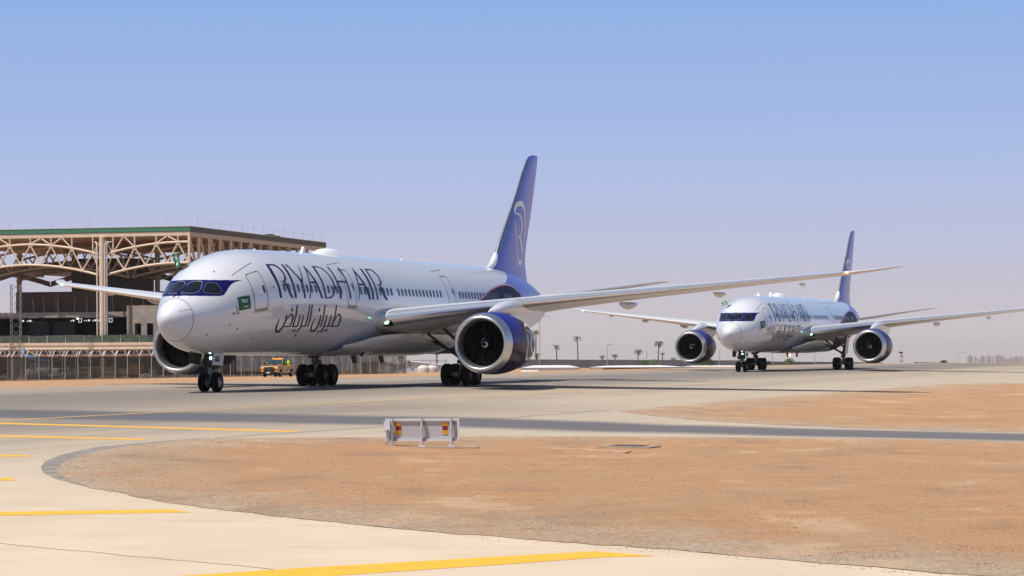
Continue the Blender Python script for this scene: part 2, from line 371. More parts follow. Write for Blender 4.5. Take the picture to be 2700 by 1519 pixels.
def island(name, poly, step, xr, yr, amp, z0):
    """sand island: an uneven sheet with a ragged rim that rises a little towards its middle"""
    ring = smooth_line([(*p, 0) for p in poly + poly[:1]], 14 if step < 1 else 6)[:-1]
    ring = [(p.x + 0.16 * mnoise.noise(Vector((p.x * 1.7, p.y * 1.7, 0))) + .07 * mnoise.noise(p * 6), p.y + 0.22 * mnoise.noise(Vector((p.x * 1.7, p.y * 1.7, 9))) + .09 * mnoise.noise(p * 6 + Vector((3, 0, 0)))) for p in ring]
    bm = bmesh.new(); f = bm.faces.new([bm.verts.new((x, y, 0)) for x, y in ring]); bmesh.ops.triangulate(bm, faces=[f])
    x = xr[0]
    while x < xr[1]:
        bmesh.ops.bisect_plane(bm, geom=bm.verts[:] + bm.edges[:] + bm.faces[:], plane_co=(x, 0, 0), plane_no=(1, 0, 0)); x += step
    y = yr[0]
    while y < yr[1]:
        bmesh.ops.bisect_plane(bm, geom=bm.verts[:] + bm.edges[:] + bm.faces[:], plane_co=(0, y, 0), plane_no=(0, 1, 0)); y += step * 1.3
    for v in bm.verts:
        d = edge_dist((v.co.x, v.co.y), ring)
        v.co.z = terr(v.co.x, v.co.y) + z0 + min(1, d / 1.2) * max(0.0, 0.03 + amp * (mnoise.noise(Vector((v.co.x * 0.5, v.co.y * 0.35, 3))) + 0.4 * mnoise.noise(Vector((v.co.x * 1.9, v.co.y * 1.4, 5)))))
    for f in bm.faces:
        if f.normal.z < 0: f.normal_flip()
    me = bpy.data.meshes.new(name); bm.to_mesh(me); bm.free(); me.materials.append(SAND); me.shade_smooth()
    at_ = me.attributes.new('rim', 'FLOAT', 'POINT'); w_ = 5.0 if step < 1 else 6.0
    for i, v in enumerate(me.vertices):
        d = edge_dist((v.co.x, v.co.y), ring) + .5*w_*mnoise.noise(Vector((v.co.x*.6, v.co.y*.5, 7))); at_.data[i].value = .9 * (1 - sstep(-.3*w_, w_, d))
    return tag(link(name, me), kind='structure')
rim = [(-9.3,75.95),(-10.5,72.1),(-11.27,69.1),(-11.45,64.88),(-11.36,62.18),(-11.05,59.85),(-10.6,57.77),(-10.0,55.94),(-9.18,54.23),(-8.1,52.16),(-6.86,49.4)]
drape('asphalt_shoulder', rim + [(0, 50), (0, 78)], 0.010, ASPH)
island('sand_island', ISL1, 0.75, (-12, 20), (30, 86), 0.045, 0.014)
island('sand_island', ISL2, 2.5, (4, 80), (50, 222), 0.06, 0.014)
def ext(q_, k=1.6):      # carry a stripe on to the left, outside the picture
    a, b, c_, d = (Vector(v) for v in q_); return [tuple(a + (a - b) * k), tuple(b), tuple(c_), tuple(d + (d - c_) * k)]
Y1 = [(-7.1,31.0),(-4.24,33.4),(-2.9,34.48),(-0.01,36.44),(0.56,36.81),(1.2,37.23),(2.02,36.36),(1.22,36.11),(-0.01,35.08),(-2.28,33.33),(-5.2,30.9)]
for pts in [Y1, ext([(-9.4,45.81),(-6.29,47.03),(-5.83,46.28),(-9.21,44.86)]), ext([(-11.38,55.48),(-10.9,55.75),(-10.71,54.96),(-11.2,54.56)], 6), ext([(-13.13,64.02),(-12.14,64.3),(-12.12,63.66),(-12.95,63.11)], 3), ext([(-15.48,75.46),(-10.58,74.82),(-10.8,73.95),(-15.27,74.46)], .7), ext([(-17.47,85.21),(-6.74,82.7),(-7.16,81.67),(-17.25,84.1)], .5)]:
    drape('painted_marking', pts, 0.010, YEL)
drape_line('painted_line', [ps(14.4, -90), ps(14.4, 270)], 0.34, 0.010, YELW, True)
drape_line('painted_line', [(-7.82,113.3),(-3.26,111.25),(-0.01,110.01),(2.27,108.55)], 0.42, 0.011, YELW)
drape_line('painted_line', [(1.99,142.85),(7.69,141.56),(12.44,139.26)], 0.42, 0.011, YELW)
for pts, w in (([(-7.89,39.01),(-6.72,37.92),(-5.34,36.51),(-4.06,35.23),(-3.0,34.11),(-2.29,33.36)], 0.03), ([(-9.23,75.26),(-6.83,81.5),(-4.6,87.25),(-0.01,99.79),(4.35,112.3)], 0.09),
               ([(-10.5,45.6),(-5.85,44.2),(-4.54,44.0),(-2.9,42.6)], 0.012), ([(-14.42,77.99),(-13.13,79.38),(-12.33,82.25),(-10.28,81.21)], 0.04), ([(-3.4,38.2),(0.3,37.9),(1.3,37.8)], 0.012)):
    sm = smooth_line([(*p, 0) for p in pts], 9); wv = [(p.x + 1.6*w*mnoise.noise(p*1.3), p.y + 2.4*w*mnoise.noise(p*1.7 + Vector((5, 0, 0)))) for p in sm]
    drape_line('tar_seam', wv, w, 0.0085, TAR, True)

# loose stones on the sand
random.seed(21)
pm = MB(); oct_f = [(0,2,4),(2,1,4),(1,3,4),(3,0,4),(2,0,5),(1,2,5),(3,1,5),(0,3,5)]
cnt = 0
while cnt < 30000:
    yv = 33 + 53 * random.random() ** 1.25; half = yv * 0.2005; xv = random.uniform(-half, half)
    d = edge_dist((xv, yv), ISL1)
    if not inside((xv, yv), ISL1):
        if d > .7 or random.random() < .3 + d: continue
        d = 0.0
    if d > 1.6 and random.random() < 0.35: continue
    s = 0.007 + 0.016 * random.random() ** 4
    if random.random() < 0.012: s *= 2.0
    a = random.random() * 6.3; z = terr(xv, yv) + 0.014 + 0.04 * min(1, d / 1.2)
    ex, ey, ez = s * random.uniform(0.7, 1.4), s * random.uniform(0.6, 1.1), s * random.uniform(0.45, 0.9)
    vs = []
    for (px_, py_, pz_) in ((1,0,0),(-1,0,0),(0,1,0),(0,-1,0),(0,0,1),(0,0,-1)):
        jx, jy, jz = px_*ex*random.uniform(.7,1.2), py_*ey*random.uniform(.7,1.2), pz_*ez*random.uniform(.7,1.2)
        vs.append((xv + jx*cos(a) - jy*sin(a), yv + jx*sin(a) + jy*cos(a), z + jz - 0.006))
    pm.add(vs, oct_f, (0 if random.random() < 0.6 else (1 if random.random() < 0.5 else 2)) if d > 1.2 else (1 if random.random() < .6 else random.choice((0, 2)))); cnt += 1
STONE = [mat('stone_brown', (0.46, 0.29, 0.175), 0.9, var=0.3, vscale=9), mat('stone_grey', (0.36, 0.285, 0.21), 0.9, var=0.3, vscale=9), mat('stone_pale', (0.52, 0.38, 0.26), 0.9, var=0.2, vscale=9)]
tag(pm.build('gravel', STONE), 'loose gravel and small stones scattered over the near sand island', 'gravel', kind='stuff')

# ------------------------------------------------------------------ livery outlines in aircraft metres: (distance aft of the nose, angle round the hull)
LETTERS={'R1':[[[8.079,0.806],[8.283,0.8],[8.361,0.768],[8.279,0.615],[8.265,0.462],[8.285,0.332],[8.305,0.202],[8.33,0.08],[8.054,0.083],[8.048,0.204],[8.042,0.324],[7.958,0.445],[7.924,0.597]],[[8.289,0.801],[9.003,0.794],[9.231,0.768],[9.409,0.712],[9.528,0.638],[9.569,0.552],[9.522,0.477],[9.446,0.439],[9.29,0.406],[9.123,0.388],[8.889,0.39],[8.492,0.395],[8.512,0.403],[8.817,0.403],[9.02,0.415],[9.203,0.448],[9.307,0.495],[9.381,0.559],[9.343,0.626],[9.233,0.686],[9.05,0.734],[8.823,0.761],[8.252,0.77]],[[8.865,0.394],[9.123,0.388],[9.249,0.352],[9.36,0.315],[9.495,0.196],[9.807,0.074],[9.508,0.075],[9.234,0.181],[9.112,0.284],[8.998,0.348],[8.921,0.375]]],'I1':[[[10.015,0.787],[10.264,0.783],[10.259,0.697],[10.264,0.559],[10.225,0.433],[10.242,0.314],[10.261,0.185],[10.261,0.072],[9.975,0.071],[9.974,0.17],[9.973,0.314],[9.966,0.455],[9.972,0.625]]],'Y':[[[10.504,0.784],[10.792,0.784],[10.881,0.707],[11.054,0.588],[11.298,0.489],[11.52,0.428],[11.523,0.373],[11.529,0.293],[11.512,0.164],[11.518,0.072],[11.271,0.071],[11.254,0.163],[11.27,0.292],[11.276,0.377],[11.094,0.482],[10.831,0.586],[10.657,0.706]],[[12.269,0.784],[12.312,0.774],[12.094,0.657],[11.888,0.545],[11.667,0.434],[11.523,0.373],[11.459,0.406],[11.567,0.451],[11.775,0.544],[12.007,0.663]]],'A1':[[[12.97,0.78],[13.092,0.77],[13.137,0.685],[13.297,0.554],[13.488,0.439],[13.624,0.314],[13.787,0.189],[13.946,0.075],[13.679,0.073],[13.442,0.213],[13.328,0.35],[13.219,0.438],[13.066,0.553],[12.917,0.663],[12.902,0.717]],[[12.953,0.744],[12.995,0.704],[12.904,0.638],[12.752,0.527],[12.577,0.406],[12.49,0.324],[12.332,0.218],[12.147,0.072],[12.013,0.072],[12.191,0.192],[12.321,0.297],[12.456,0.405],[12.578,0.514],[12.777,0.643]],[[12.524,0.403],[13.323,0.408],[13.374,0.369],[12.495,0.37]]],'D':[[[14.205,0.776],[14.478,0.766],[14.427,0.67],[14.408,0.526],[14.449,0.39],[14.45,0.271],[14.457,0.177],[14.443,0.077],[14.194,0.076],[14.226,0.176],[14.2,0.28],[14.208,0.399],[14.192,0.519],[14.158,0.641]],[[14.304,0.777],[15.005,0.773],[15.327,0.751],[15.544,0.724],[15.719,0.658],[15.927,0.574],[16.024,0.48],[16.055,0.383],[16.021,0.312],[15.914,0.247],[15.707,0.173],[15.394,0.115],[15.06,0.08],[14.327,0.075],[14.344,0.102],[14.962,0.106],[15.301,0.14],[15.577,0.193],[15.746,0.262],[15.84,0.327],[15.862,0.399],[15.823,0.49],[15.751,0.579],[15.583,0.644],[15.416,0.695],[15.208,0.734],[14.909,0.752],[14.329,0.75]]],'H':[[[16.422,0.779],[16.65,0.778],[16.647,0.71],[16.646,0.599],[16.648,0.467],[16.689,0.371],[16.696,0.268],[16.706,0.173],[16.652,0.079],[16.391,0.077],[16.429,0.172],[16.418,0.266],[16.435,0.364],[16.443,0.488],[16.467,0.623],[16.434,0.715]],[[17.909,0.782],[18.144,0.777],[18.138,0.691],[18.115,0.537],[18.103,0.437],[18.088,0.325],[18.13,0.223],[18.137,0.086],[17.876,0.085],[17.888,0.195],[17.912,0.319],[17.905,0.424],[17.955,0.548],[17.868,0.675]],[[16.602,0.452],[17.943,0.45],[17.941,0.416],[16.643,0.412]]],'A2':[[[20.179,0.786],[20.297,0.776],[20.318,0.7],[20.492,0.576],[20.71,0.451],[20.897,0.322],[21.072,0.193],[21.179,0.088],[20.857,0.086],[20.722,0.18],[20.589,0.314],[20.462,0.438],[20.266,0.549],[20.127,0.657],[20.118,0.718]],[[20.138,0.74],[20.156,0.691],[20.025,0.572],[19.78,0.427],[19.67,0.314],[19.508,0.205],[19.326,0.083],[19.212,0.082],[19.397,0.204],[19.524,0.313],[19.629,0.426],[19.847,0.571],[20.027,0.69]],[[19.658,0.409],[20.531,0.412],[20.581,0.378],[19.646,0.375]]],'I2':[[[21.431,0.785],[21.69,0.783],[21.683,0.7],[21.67,0.537],[21.684,0.401],[21.689,0.283],[21.683,0.18],[21.676,0.09],[21.381,0.089],[21.408,0.179],[21.415,0.292],[21.385,0.399],[21.372,0.547],[21.377,0.697]]],'R2':[[[22.166,0.786],[22.377,0.757],[22.3,0.632],[22.314,0.482],[22.359,0.354],[22.383,0.249],[22.354,0.094],[22.099,0.092],[22.122,0.221],[22.144,0.353],[22.098,0.48],[22.067,0.616]],[[22.277,0.788],[23.087,0.79],[23.342,0.765],[23.531,0.698],[23.63,0.605],[23.628,0.517],[23.547,0.456],[23.351,0.413],[23.086,0.388],[22.598,0.396],[22.58,0.404],[22.927,0.407],[23.124,0.423],[23.312,0.46],[23.43,0.521],[23.452,0.603],[23.329,0.682],[23.156,0.744],[22.868,0.763],[22.236,0.754]],[[22.919,0.404],[23.138,0.391],[23.342,0.339],[23.462,0.256],[23.641,0.181],[23.874,0.094],[23.506,0.092],[23.208,0.179],[23.052,0.287],[22.98,0.364]]]}
ARABIC=[[[[8.285,-0.308],[8.258,-0.323],[8.227,-0.344],[8.198,-0.368],[8.178,-0.391],[8.167,-0.412],[8.162,-0.434],[8.163,-0.456],[8.17,-0.475],[8.185,-0.493],[8.204,-0.51],[8.234,-0.528],[8.281,-0.545],[8.351,-0.564],[8.439,-0.583],[8.55,-0.602],[8.702,-0.619],[8.844,-0.622],[8.933,-0.617],[9.0,-0.608],[9.054,-0.596],[9.093,-0.581],[9.123,-0.563],[9.148,-0.544],[9.17,-0.525],[9.19,-0.509],[9.207,-0.492],[9.22,-0.474],[9.226,-0.453],[9.229,-0.431],[9.229,-0.406],[9.226,-0.381],[9.22,-0.355],[9.204,-0.327],[9.185,-0.297],[9.169,-0.27],[9.161,-0.252]],[[8.33,-0.311],[8.325,-0.327],[8.316,-0.35],[8.309,-0.375],[8.312,-0.399],[8.322,-0.421],[8.338,-0.444],[8.361,-0.466],[8.389,-0.486],[8.413,-0.504],[8.44,-0.519],[8.47,-0.533],[8.508,-0.544],[8.561,-0.557],[8.623,-0.57],[8.673,-0.579],[8.671,-0.579],[8.664,-0.578],[8.701,-0.576],[8.75,-0.571],[8.795,-0.563],[8.838,-0.552],[8.878,-0.538],[8.915,-0.521],[8.948,-0.505],[8.976,-0.489],[9.0,-0.474],[9.019,-0.459],[9.032,-0.441],[9.037,-0.419],[9.039,-0.396],[9.038,-0.371],[9.033,-0.347],[9.022,-0.321],[9.006,-0.291],[8.993,-0.265],[8.987,-0.247]],0],[[[9.262,-0.493],[10.077,-0.492]],[[9.189,-0.469],[9.999,-0.467]],0],[[[10.125,-0.484],[10.12,-0.467],[10.117,-0.443],[10.117,-0.416],[10.117,-0.393],[10.122,-0.373],[10.126,-0.354],[10.128,-0.337],[10.125,-0.321],[10.114,-0.306],[10.097,-0.292],[10.071,-0.279],[10.029,-0.266],[9.963,-0.253],[9.885,-0.243],[9.802,-0.234],[9.715,-0.228],[9.628,-0.227],[9.558,-0.231],[9.505,-0.237],[9.456,-0.245],[9.4,-0.256],[9.342,-0.269],[9.288,-0.284],[9.242,-0.299],[9.208,-0.313],[9.181,-0.327],[9.16,-0.342],[9.146,-0.36],[9.139,-0.384],[9.143,-0.412],[9.156,-0.439],[9.168,-0.458]],[[9.95,-0.475],[9.945,-0.458],[9.941,-0.433],[9.94,-0.407],[9.94,-0.384],[9.931,-0.364],[9.922,-0.346],[9.911,-0.329],[9.895,-0.315],[9.881,-0.302],[9.863,-0.292],[9.843,-0.284],[9.82,-0.278],[9.792,-0.271],[9.752,-0.265],[9.712,-0.26],[9.689,-0.257],[9.683,-0.256],[9.669,-0.256],[9.637,-0.258],[9.592,-0.263],[9.536,-0.272],[9.474,-0.284],[9.414,-0.297],[9.363,-0.311],[9.321,-0.323],[9.287,-0.336],[9.258,-0.349],[9.235,-0.366],[9.223,-0.389],[9.222,-0.416],[9.229,-0.443],[9.235,-0.461]],0],[[[10.229,-0.055],[10.224,-0.073],[10.22,-0.098],[10.218,-0.128],[10.217,-0.157],[10.217,-0.187],[10.219,-0.218],[10.224,-0.25],[10.231,-0.28],[10.236,-0.308],[10.239,-0.334],[10.244,-0.359],[10.253,-0.385],[10.266,-0.411],[10.283,-0.439],[10.302,-0.464],[10.318,-0.481]],[[10.406,-0.057],[10.4,-0.075],[10.397,-0.101],[10.395,-0.13],[10.395,-0.16],[10.395,-0.191],[10.398,-0.223],[10.405,-0.255],[10.412,-0.286],[10.419,-0.314],[10.424,-0.341],[10.43,-0.367],[10.44,-0.392],[10.454,-0.419],[10.473,-0.447],[10.494,-0.472],[10.511,-0.49]],0],[[[10.365,-0.495],[11.059,-0.491]],[[10.285,-0.47],[10.979,-0.466]],0],[[[11.082,-0.482],[11.068,-0.464],[11.051,-0.439],[11.036,-0.409],[11.022,-0.379],[11.005,-0.345],[10.991,-0.307],[10.985,-0.274],[10.986,-0.25]],[[10.914,-0.475],[10.9,-0.457],[10.886,-0.431],[10.872,-0.402],[10.859,-0.373],[10.844,-0.34],[10.832,-0.302],[10.827,-0.269],[10.828,-0.245]],0],[[[11.295,-0.244],[11.291,-0.263],[11.29,-0.29],[11.296,-0.321],[11.306,-0.349],[11.324,-0.374],[11.347,-0.398],[11.37,-0.421],[11.386,-0.443],[11.395,-0.465],[11.399,-0.485],[11.398,-0.505],[11.39,-0.522],[11.377,-0.537],[11.356,-0.551],[11.329,-0.563],[11.303,-0.572],[11.278,-0.579],[11.248,-0.584],[11.217,-0.588],[11.195,-0.591]],[[11.453,-0.249],[11.452,-0.268],[11.454,-0.295],[11.463,-0.326],[11.477,-0.354],[11.495,-0.379],[11.519,-0.403],[11.544,-0.427],[11.562,-0.451],[11.573,-0.474],[11.579,-0.496],[11.579,-0.516],[11.573,-0.535],[11.553,-0.552],[11.523,-0.567],[11.489,-0.579],[11.453,-0.59],[11.407,-0.597],[11.355,-0.601],[11.309,-0.603],[11.277,-0.604]],0],[[[11.601,-0.49],[12.131,-0.489]],[[11.529,-0.466],[12.059,-0.465]],0],[[[12.189,-0.481],[12.166,-0.455],[12.142,-0.419],[12.124,-0.379],[12.113,-0.342],[12.103,-0.309],[12.096,-0.279],[12.09,-0.247],[12.085,-0.213],[12.079,-0.171],[12.08,-0.124],[12.091,-0.082],[12.105,-0.052]],[[12.001,-0.473],[11.978,-0.448],[11.954,-0.411],[11.936,-0.371],[11.924,-0.335],[11.918,-0.304],[11.914,-0.274],[11.912,-0.243],[11.91,-0.209],[11.909,-0.168],[11.915,-0.122],[11.93,-0.08],[11.949,-0.05]],0],[[[12.292,-0.049],[12.271,-0.083],[12.257,-0.132],[12.257,-0.185],[12.267,-0.231],[12.278,-0.267],[12.288,-0.298],[12.298,-0.328],[12.309,-0.358],[12.318,-0.392],[12.328,-0.427],[12.342,-0.459],[12.356,-0.482]],[[12.465,-0.051],[12.447,-0.086],[12.436,-0.135],[12.439,-0.188],[12.452,-0.235],[12.462,-0.271],[12.472,-0.303],[12.481,-0.334],[12.491,-0.364],[12.502,-0.399],[12.515,-0.435],[12.53,-0.468],[12.546,-0.49]],0],[[[13.71,-0.239],[13.709,-0.262],[13.717,-0.296],[13.731,-0.333],[13.742,-0.366],[13.749,-0.395],[13.753,-0.423],[13.753,-0.45],[13.745,-0.474],[13.725,-0.495],[13.695,-0.515],[13.658,-0.532],[13.614,-0.545],[13.559,-0.555],[13.495,-0.562],[13.434,-0.565],[13.396,-0.565],[13.377,-0.564],[13.337,-0.56],[13.285,-0.553],[13.233,-0.544],[13.177,-0.529],[13.125,-0.51],[13.081,-0.488],[13.048,-0.467],[13.03,-0.445],[13.025,-0.423],[13.029,-0.401],[13.036,-0.381],[13.048,-0.361],[13.066,-0.342],[13.083,-0.326],[13.095,-0.315]],[[13.873,-0.243],[13.879,-0.266],[13.895,-0.3],[13.917,-0.338],[13.937,-0.373],[13.948,-0.404],[13.956,-0.433],[13.96,-0.461],[13.957,-0.487],[13.945,-0.511],[13.922,-0.534],[13.89,-0.553],[13.848,-0.571],[13.792,-0.585],[13.718,-0.596],[13.627,-0.603],[13.51,-0.605],[13.363,-0.598],[13.227,-0.584],[13.109,-0.567],[13.015,-0.548],[12.954,-0.527],[12.915,-0.504],[12.89,-0.482],[12.877,-0.46],[12.873,-0.438],[12.883,-0.416],[12.901,-0.394],[12.922,-0.375],[12.946,-0.355],[12.976,-0.337],[13.005,-0.321],[13.028,-0.31]],0],[[[14.12,-0.043],[14.102,-0.076],[14.09,-0.124],[14.091,-0.176],[14.1,-0.221],[14.105,-0.255],[14.108,-0.284],[14.109,-0.312],[14.111,-0.342],[14.116,-0.377],[14.123,-0.415],[14.137,-0.45],[14.152,-0.475]],[[14.281,-0.045],[14.265,-0.078],[14.256,-0.126],[14.26,-0.179],[14.272,-0.224],[14.28,-0.259],[14.286,-0.289],[14.291,-0.318],[14.297,-0.348],[14.303,-0.384],[14.313,-0.423],[14.329,-0.459],[14.346,-0.484]],0],[[[14.595,-0.235],[14.585,-0.254],[14.577,-0.281],[14.573,-0.312],[14.575,-0.341],[14.583,-0.367],[14.597,-0.394],[14.612,-0.419],[14.623,-0.443],[14.631,-0.465],[14.635,-0.486],[14.636,-0.506],[14.631,-0.523],[14.624,-0.538],[14.611,-0.55],[14.592,-0.559],[14.568,-0.567],[14.535,-0.571],[14.483,-0.574],[14.427,-0.575],[14.386,-0.577]],[[14.76,-0.241],[14.755,-0.26],[14.752,-0.287],[14.754,-0.318],[14.761,-0.347],[14.773,-0.373],[14.791,-0.4],[14.81,-0.426],[14.825,-0.452],[14.833,-0.475],[14.837,-0.497],[14.836,-0.518],[14.831,-0.537],[14.815,-0.552],[14.791,-0.566],[14.758,-0.577],[14.713,-0.586],[14.642,-0.591],[14.559,-0.592],[14.487,-0.591],[14.439,-0.59]],0],[[[14.91,-0.481],[15.421,-0.48]],[[14.838,-0.457],[15.348,-0.456]],0],[[[15.434,-0.472],[15.422,-0.454],[15.409,-0.429],[15.398,-0.399],[15.388,-0.369],[15.376,-0.335],[15.369,-0.297],[15.369,-0.263],[15.374,-0.239]],[[15.248,-0.464],[15.237,-0.446],[15.226,-0.421],[15.216,-0.392],[15.208,-0.363],[15.202,-0.33],[15.2,-0.292],[15.207,-0.257],[15.217,-0.234]],0],[[[15.506,-0.479],[16.862,-0.476]],[[15.433,-0.456],[16.789,-0.452]],0],[[[15.795,-0.039],[15.776,-0.072],[15.763,-0.119],[15.762,-0.171],[15.766,-0.215],[15.761,-0.251],[15.751,-0.283],[15.742,-0.313],[15.739,-0.343],[15.746,-0.376],[15.758,-0.409],[15.774,-0.439],[15.789,-0.46]],[[15.95,-0.041],[15.934,-0.073],[15.924,-0.121],[15.926,-0.173],[15.933,-0.219],[15.933,-0.256],[15.929,-0.289],[15.925,-0.32],[15.929,-0.35],[15.937,-0.383],[15.951,-0.416],[15.969,-0.446],[15.985,-0.467]],0],[[[16.877,-0.469],[16.876,-0.45],[16.88,-0.422],[16.885,-0.392],[16.885,-0.366],[16.876,-0.343],[16.86,-0.322],[16.837,-0.303],[16.807,-0.284],[16.766,-0.265],[16.715,-0.248],[16.66,-0.232],[16.602,-0.219],[16.53,-0.21],[16.435,-0.204],[16.341,-0.205],[16.269,-0.211],[16.208,-0.221],[16.15,-0.233],[16.095,-0.247],[16.044,-0.264],[15.995,-0.285],[15.949,-0.31],[15.914,-0.333],[15.894,-0.35]],[[16.687,-0.46],[16.683,-0.44],[16.684,-0.413],[16.686,-0.384],[16.683,-0.358],[16.671,-0.338],[16.653,-0.319],[16.629,-0.301],[16.599,-0.285],[16.562,-0.269],[16.516,-0.254],[16.469,-0.241],[16.43,-0.233],[16.415,-0.23],[16.423,-0.23],[16.426,-0.23],[16.399,-0.231],[16.349,-0.236],[16.29,-0.246],[16.229,-0.259],[16.17,-0.273],[16.111,-0.293],[16.054,-0.317],[16.007,-0.339],[15.974,-0.355]],0]]
ARDOTS=[[[9.76,-0.152],[9.75,-0.168],[9.722,-0.179],[9.68,-0.185],[9.632,-0.184],[9.588,-0.176],[9.558,-0.163],[9.548,-0.147],[9.56,-0.132],[9.592,-0.12],[9.636,-0.114],[9.683,-0.115],[9.724,-0.123],[9.751,-0.136]],[[13.562,-0.144],[13.551,-0.159],[13.522,-0.172],[13.48,-0.178],[13.433,-0.177],[13.39,-0.17],[13.36,-0.156],[13.351,-0.141],[13.364,-0.125],[13.397,-0.113],[13.442,-0.106],[13.488,-0.107],[13.528,-0.115],[13.554,-0.128]],[[10.801,-0.577],[10.794,-0.592],[10.773,-0.602],[10.741,-0.607],[10.703,-0.604],[10.668,-0.595],[10.643,-0.581],[10.634,-0.566],[10.644,-0.552],[10.669,-0.542],[10.704,-0.537],[10.74,-0.54],[10.772,-0.549],[10.793,-0.562]],[[11.063,-0.577],[11.056,-0.592],[11.035,-0.602],[11.002,-0.606],[10.964,-0.604],[10.929,-0.595],[10.904,-0.581],[10.896,-0.566],[10.905,-0.551],[10.93,-0.541],[10.965,-0.537],[11.002,-0.54],[11.033,-0.548],[11.055,-0.562]],[[11.583,-0.683],[11.588,-0.699],[11.574,-0.71],[11.541,-0.715],[11.496,-0.711],[11.448,-0.701],[11.408,-0.686],[11.385,-0.669],[11.384,-0.654],[11.403,-0.644],[11.438,-0.639],[11.482,-0.643],[11.525,-0.652],[11.561,-0.667]],[[15.279,-0.561],[15.273,-0.575],[15.249,-0.585],[15.212,-0.589],[15.168,-0.586],[15.127,-0.577],[15.097,-0.564],[15.085,-0.549],[15.094,-0.536],[15.121,-0.526],[15.16,-0.522],[15.203,-0.525],[15.241,-0.533],[15.268,-0.546]],[[15.556,-0.561],[15.549,-0.575],[15.526,-0.584],[15.489,-0.588],[15.445,-0.586],[15.403,-0.577],[15.373,-0.564],[15.361,-0.549],[15.37,-0.535],[15.397,-0.526],[15.437,-0.522],[15.479,-0.524],[15.517,-0.533],[15.544,-0.546]],[[15.014,-0.597],[15.013,-0.61],[14.997,-0.619],[14.969,-0.623],[14.933,-0.621],[14.897,-0.613],[14.87,-0.601],[14.856,-0.588],[14.859,-0.575],[14.878,-0.566],[14.908,-0.562],[14.943,-0.565],[14.975,-0.572],[15.001,-0.584]],[[14.339,-0.595],[14.338,-0.608],[14.322,-0.617],[14.294,-0.621],[14.259,-0.618],[14.223,-0.611],[14.196,-0.599],[14.183,-0.585],[14.186,-0.573],[14.205,-0.564],[14.235,-0.56],[14.269,-0.563],[14.301,-0.57],[14.326,-0.582]]]
FLAGTXT=[[[[4.268,0.214],[4.262,0.209],[4.253,0.201],[4.247,0.193],[4.252,0.184],[4.276,0.177],[4.306,0.174],[4.333,0.171],[4.352,0.17]],[[4.3,0.209],[4.294,0.204],[4.286,0.198],[4.281,0.191],[4.281,0.188],[4.29,0.186],[4.314,0.183],[4.34,0.181],[4.358,0.179]],0],[[[4.345,0.205],[4.365,0.202],[4.395,0.198],[4.422,0.194],[4.435,0.191],[4.436,0.188],[4.431,0.181],[4.423,0.175],[4.417,0.17]],[[4.356,0.214],[4.376,0.211],[4.407,0.207],[4.439,0.202],[4.465,0.195],[4.471,0.186],[4.465,0.177],[4.456,0.17],[4.451,0.166]],0],[[[4.49,0.197],[4.483,0.189],[4.472,0.177],[4.464,0.165],[4.467,0.154],[4.501,0.149],[4.532,0.151],[4.56,0.154],[4.578,0.156]],[[4.524,0.194],[4.517,0.186],[4.506,0.174],[4.499,0.163],[4.498,0.158],[4.497,0.159],[4.517,0.161],[4.543,0.163],[4.562,0.165]],0],[[[4.595,0.185],[4.573,0.149]],[[4.63,0.182],[4.608,0.146]],0],[[[4.666,0.178],[4.686,0.177],[4.713,0.175],[4.737,0.173],[4.746,0.17],[4.748,0.165],[4.745,0.155],[4.736,0.146],[4.727,0.14],[4.718,0.138],[4.703,0.138],[4.683,0.139],[4.669,0.139]],[[4.672,0.187],[4.691,0.186],[4.721,0.184],[4.754,0.18],[4.779,0.173],[4.785,0.164],[4.781,0.152],[4.771,0.142],[4.758,0.134],[4.734,0.129],[4.707,0.129],[4.684,0.13],[4.67,0.13]],0],[[[4.266,0.14],[4.282,0.142],[4.304,0.145],[4.326,0.147],[4.34,0.148],[4.353,0.145],[4.372,0.14],[4.389,0.133],[4.402,0.129]],[[4.248,0.149],[4.264,0.151],[4.287,0.154],[4.315,0.157],[4.345,0.157],[4.373,0.152],[4.396,0.145],[4.415,0.139],[4.428,0.134]],0],[[[4.439,0.148],[4.456,0.142],[4.482,0.133],[4.512,0.123],[4.546,0.117],[4.582,0.117],[4.612,0.121],[4.636,0.126],[4.652,0.129]],[[4.466,0.154],[4.483,0.147],[4.508,0.138],[4.534,0.13],[4.553,0.126],[4.567,0.126],[4.59,0.13],[4.612,0.134],[4.628,0.137]],0],[[[4.656,0.113],[4.738,0.103]],[[4.666,0.121],[4.748,0.112]],0],[[[4.39,0.191],[4.363,0.143]],[[4.421,0.188],[4.394,0.141]],0],[[[4.546,0.181],[4.631,0.16]],[[4.566,0.187],[4.652,0.166]],0]]
FINLOGO=[[[55.471,12.052],[55.643,12.497],[56.121,12.854],[56.789,13.011],[57.362,12.921],[57.789,12.534],[58.019,11.861],[58.053,10.949],[57.796,9.949],[57.676,9.983],[57.836,10.939],[57.73,11.847],[57.497,12.367],[57.141,12.576],[56.64,12.625],[56.163,12.509],[55.828,12.266],[55.635,12.03]],[[55.518,12.077],[56.227,12.075],[56.819,11.916],[57.173,11.592],[57.287,11.219],[57.039,10.677],[56.604,10.371],[56.2,10.324],[55.845,10.385],[56.368,10.437],[56.753,10.703],[56.952,11.203],[56.838,11.576],[56.556,11.812],[56.107,11.964],[55.587,11.983]],[[56.2,10.339],[56.676,10.397],[57.029,10.071],[57.381,9.554],[57.784,9.227],[57.615,9.198],[57.137,9.317],[56.785,9.721],[56.505,10.125]],[[55.394,11.695],[55.506,11.287],[55.589,10.615],[55.645,9.64],[55.87,8.971],[56.198,8.695],[56.648,8.635],[57.128,8.749],[57.418,8.91],[57.245,8.563],[56.882,8.324],[56.571,8.254],[56.168,8.34],[55.772,8.742],[55.546,9.335],[55.442,10.233],[55.36,10.98]]]
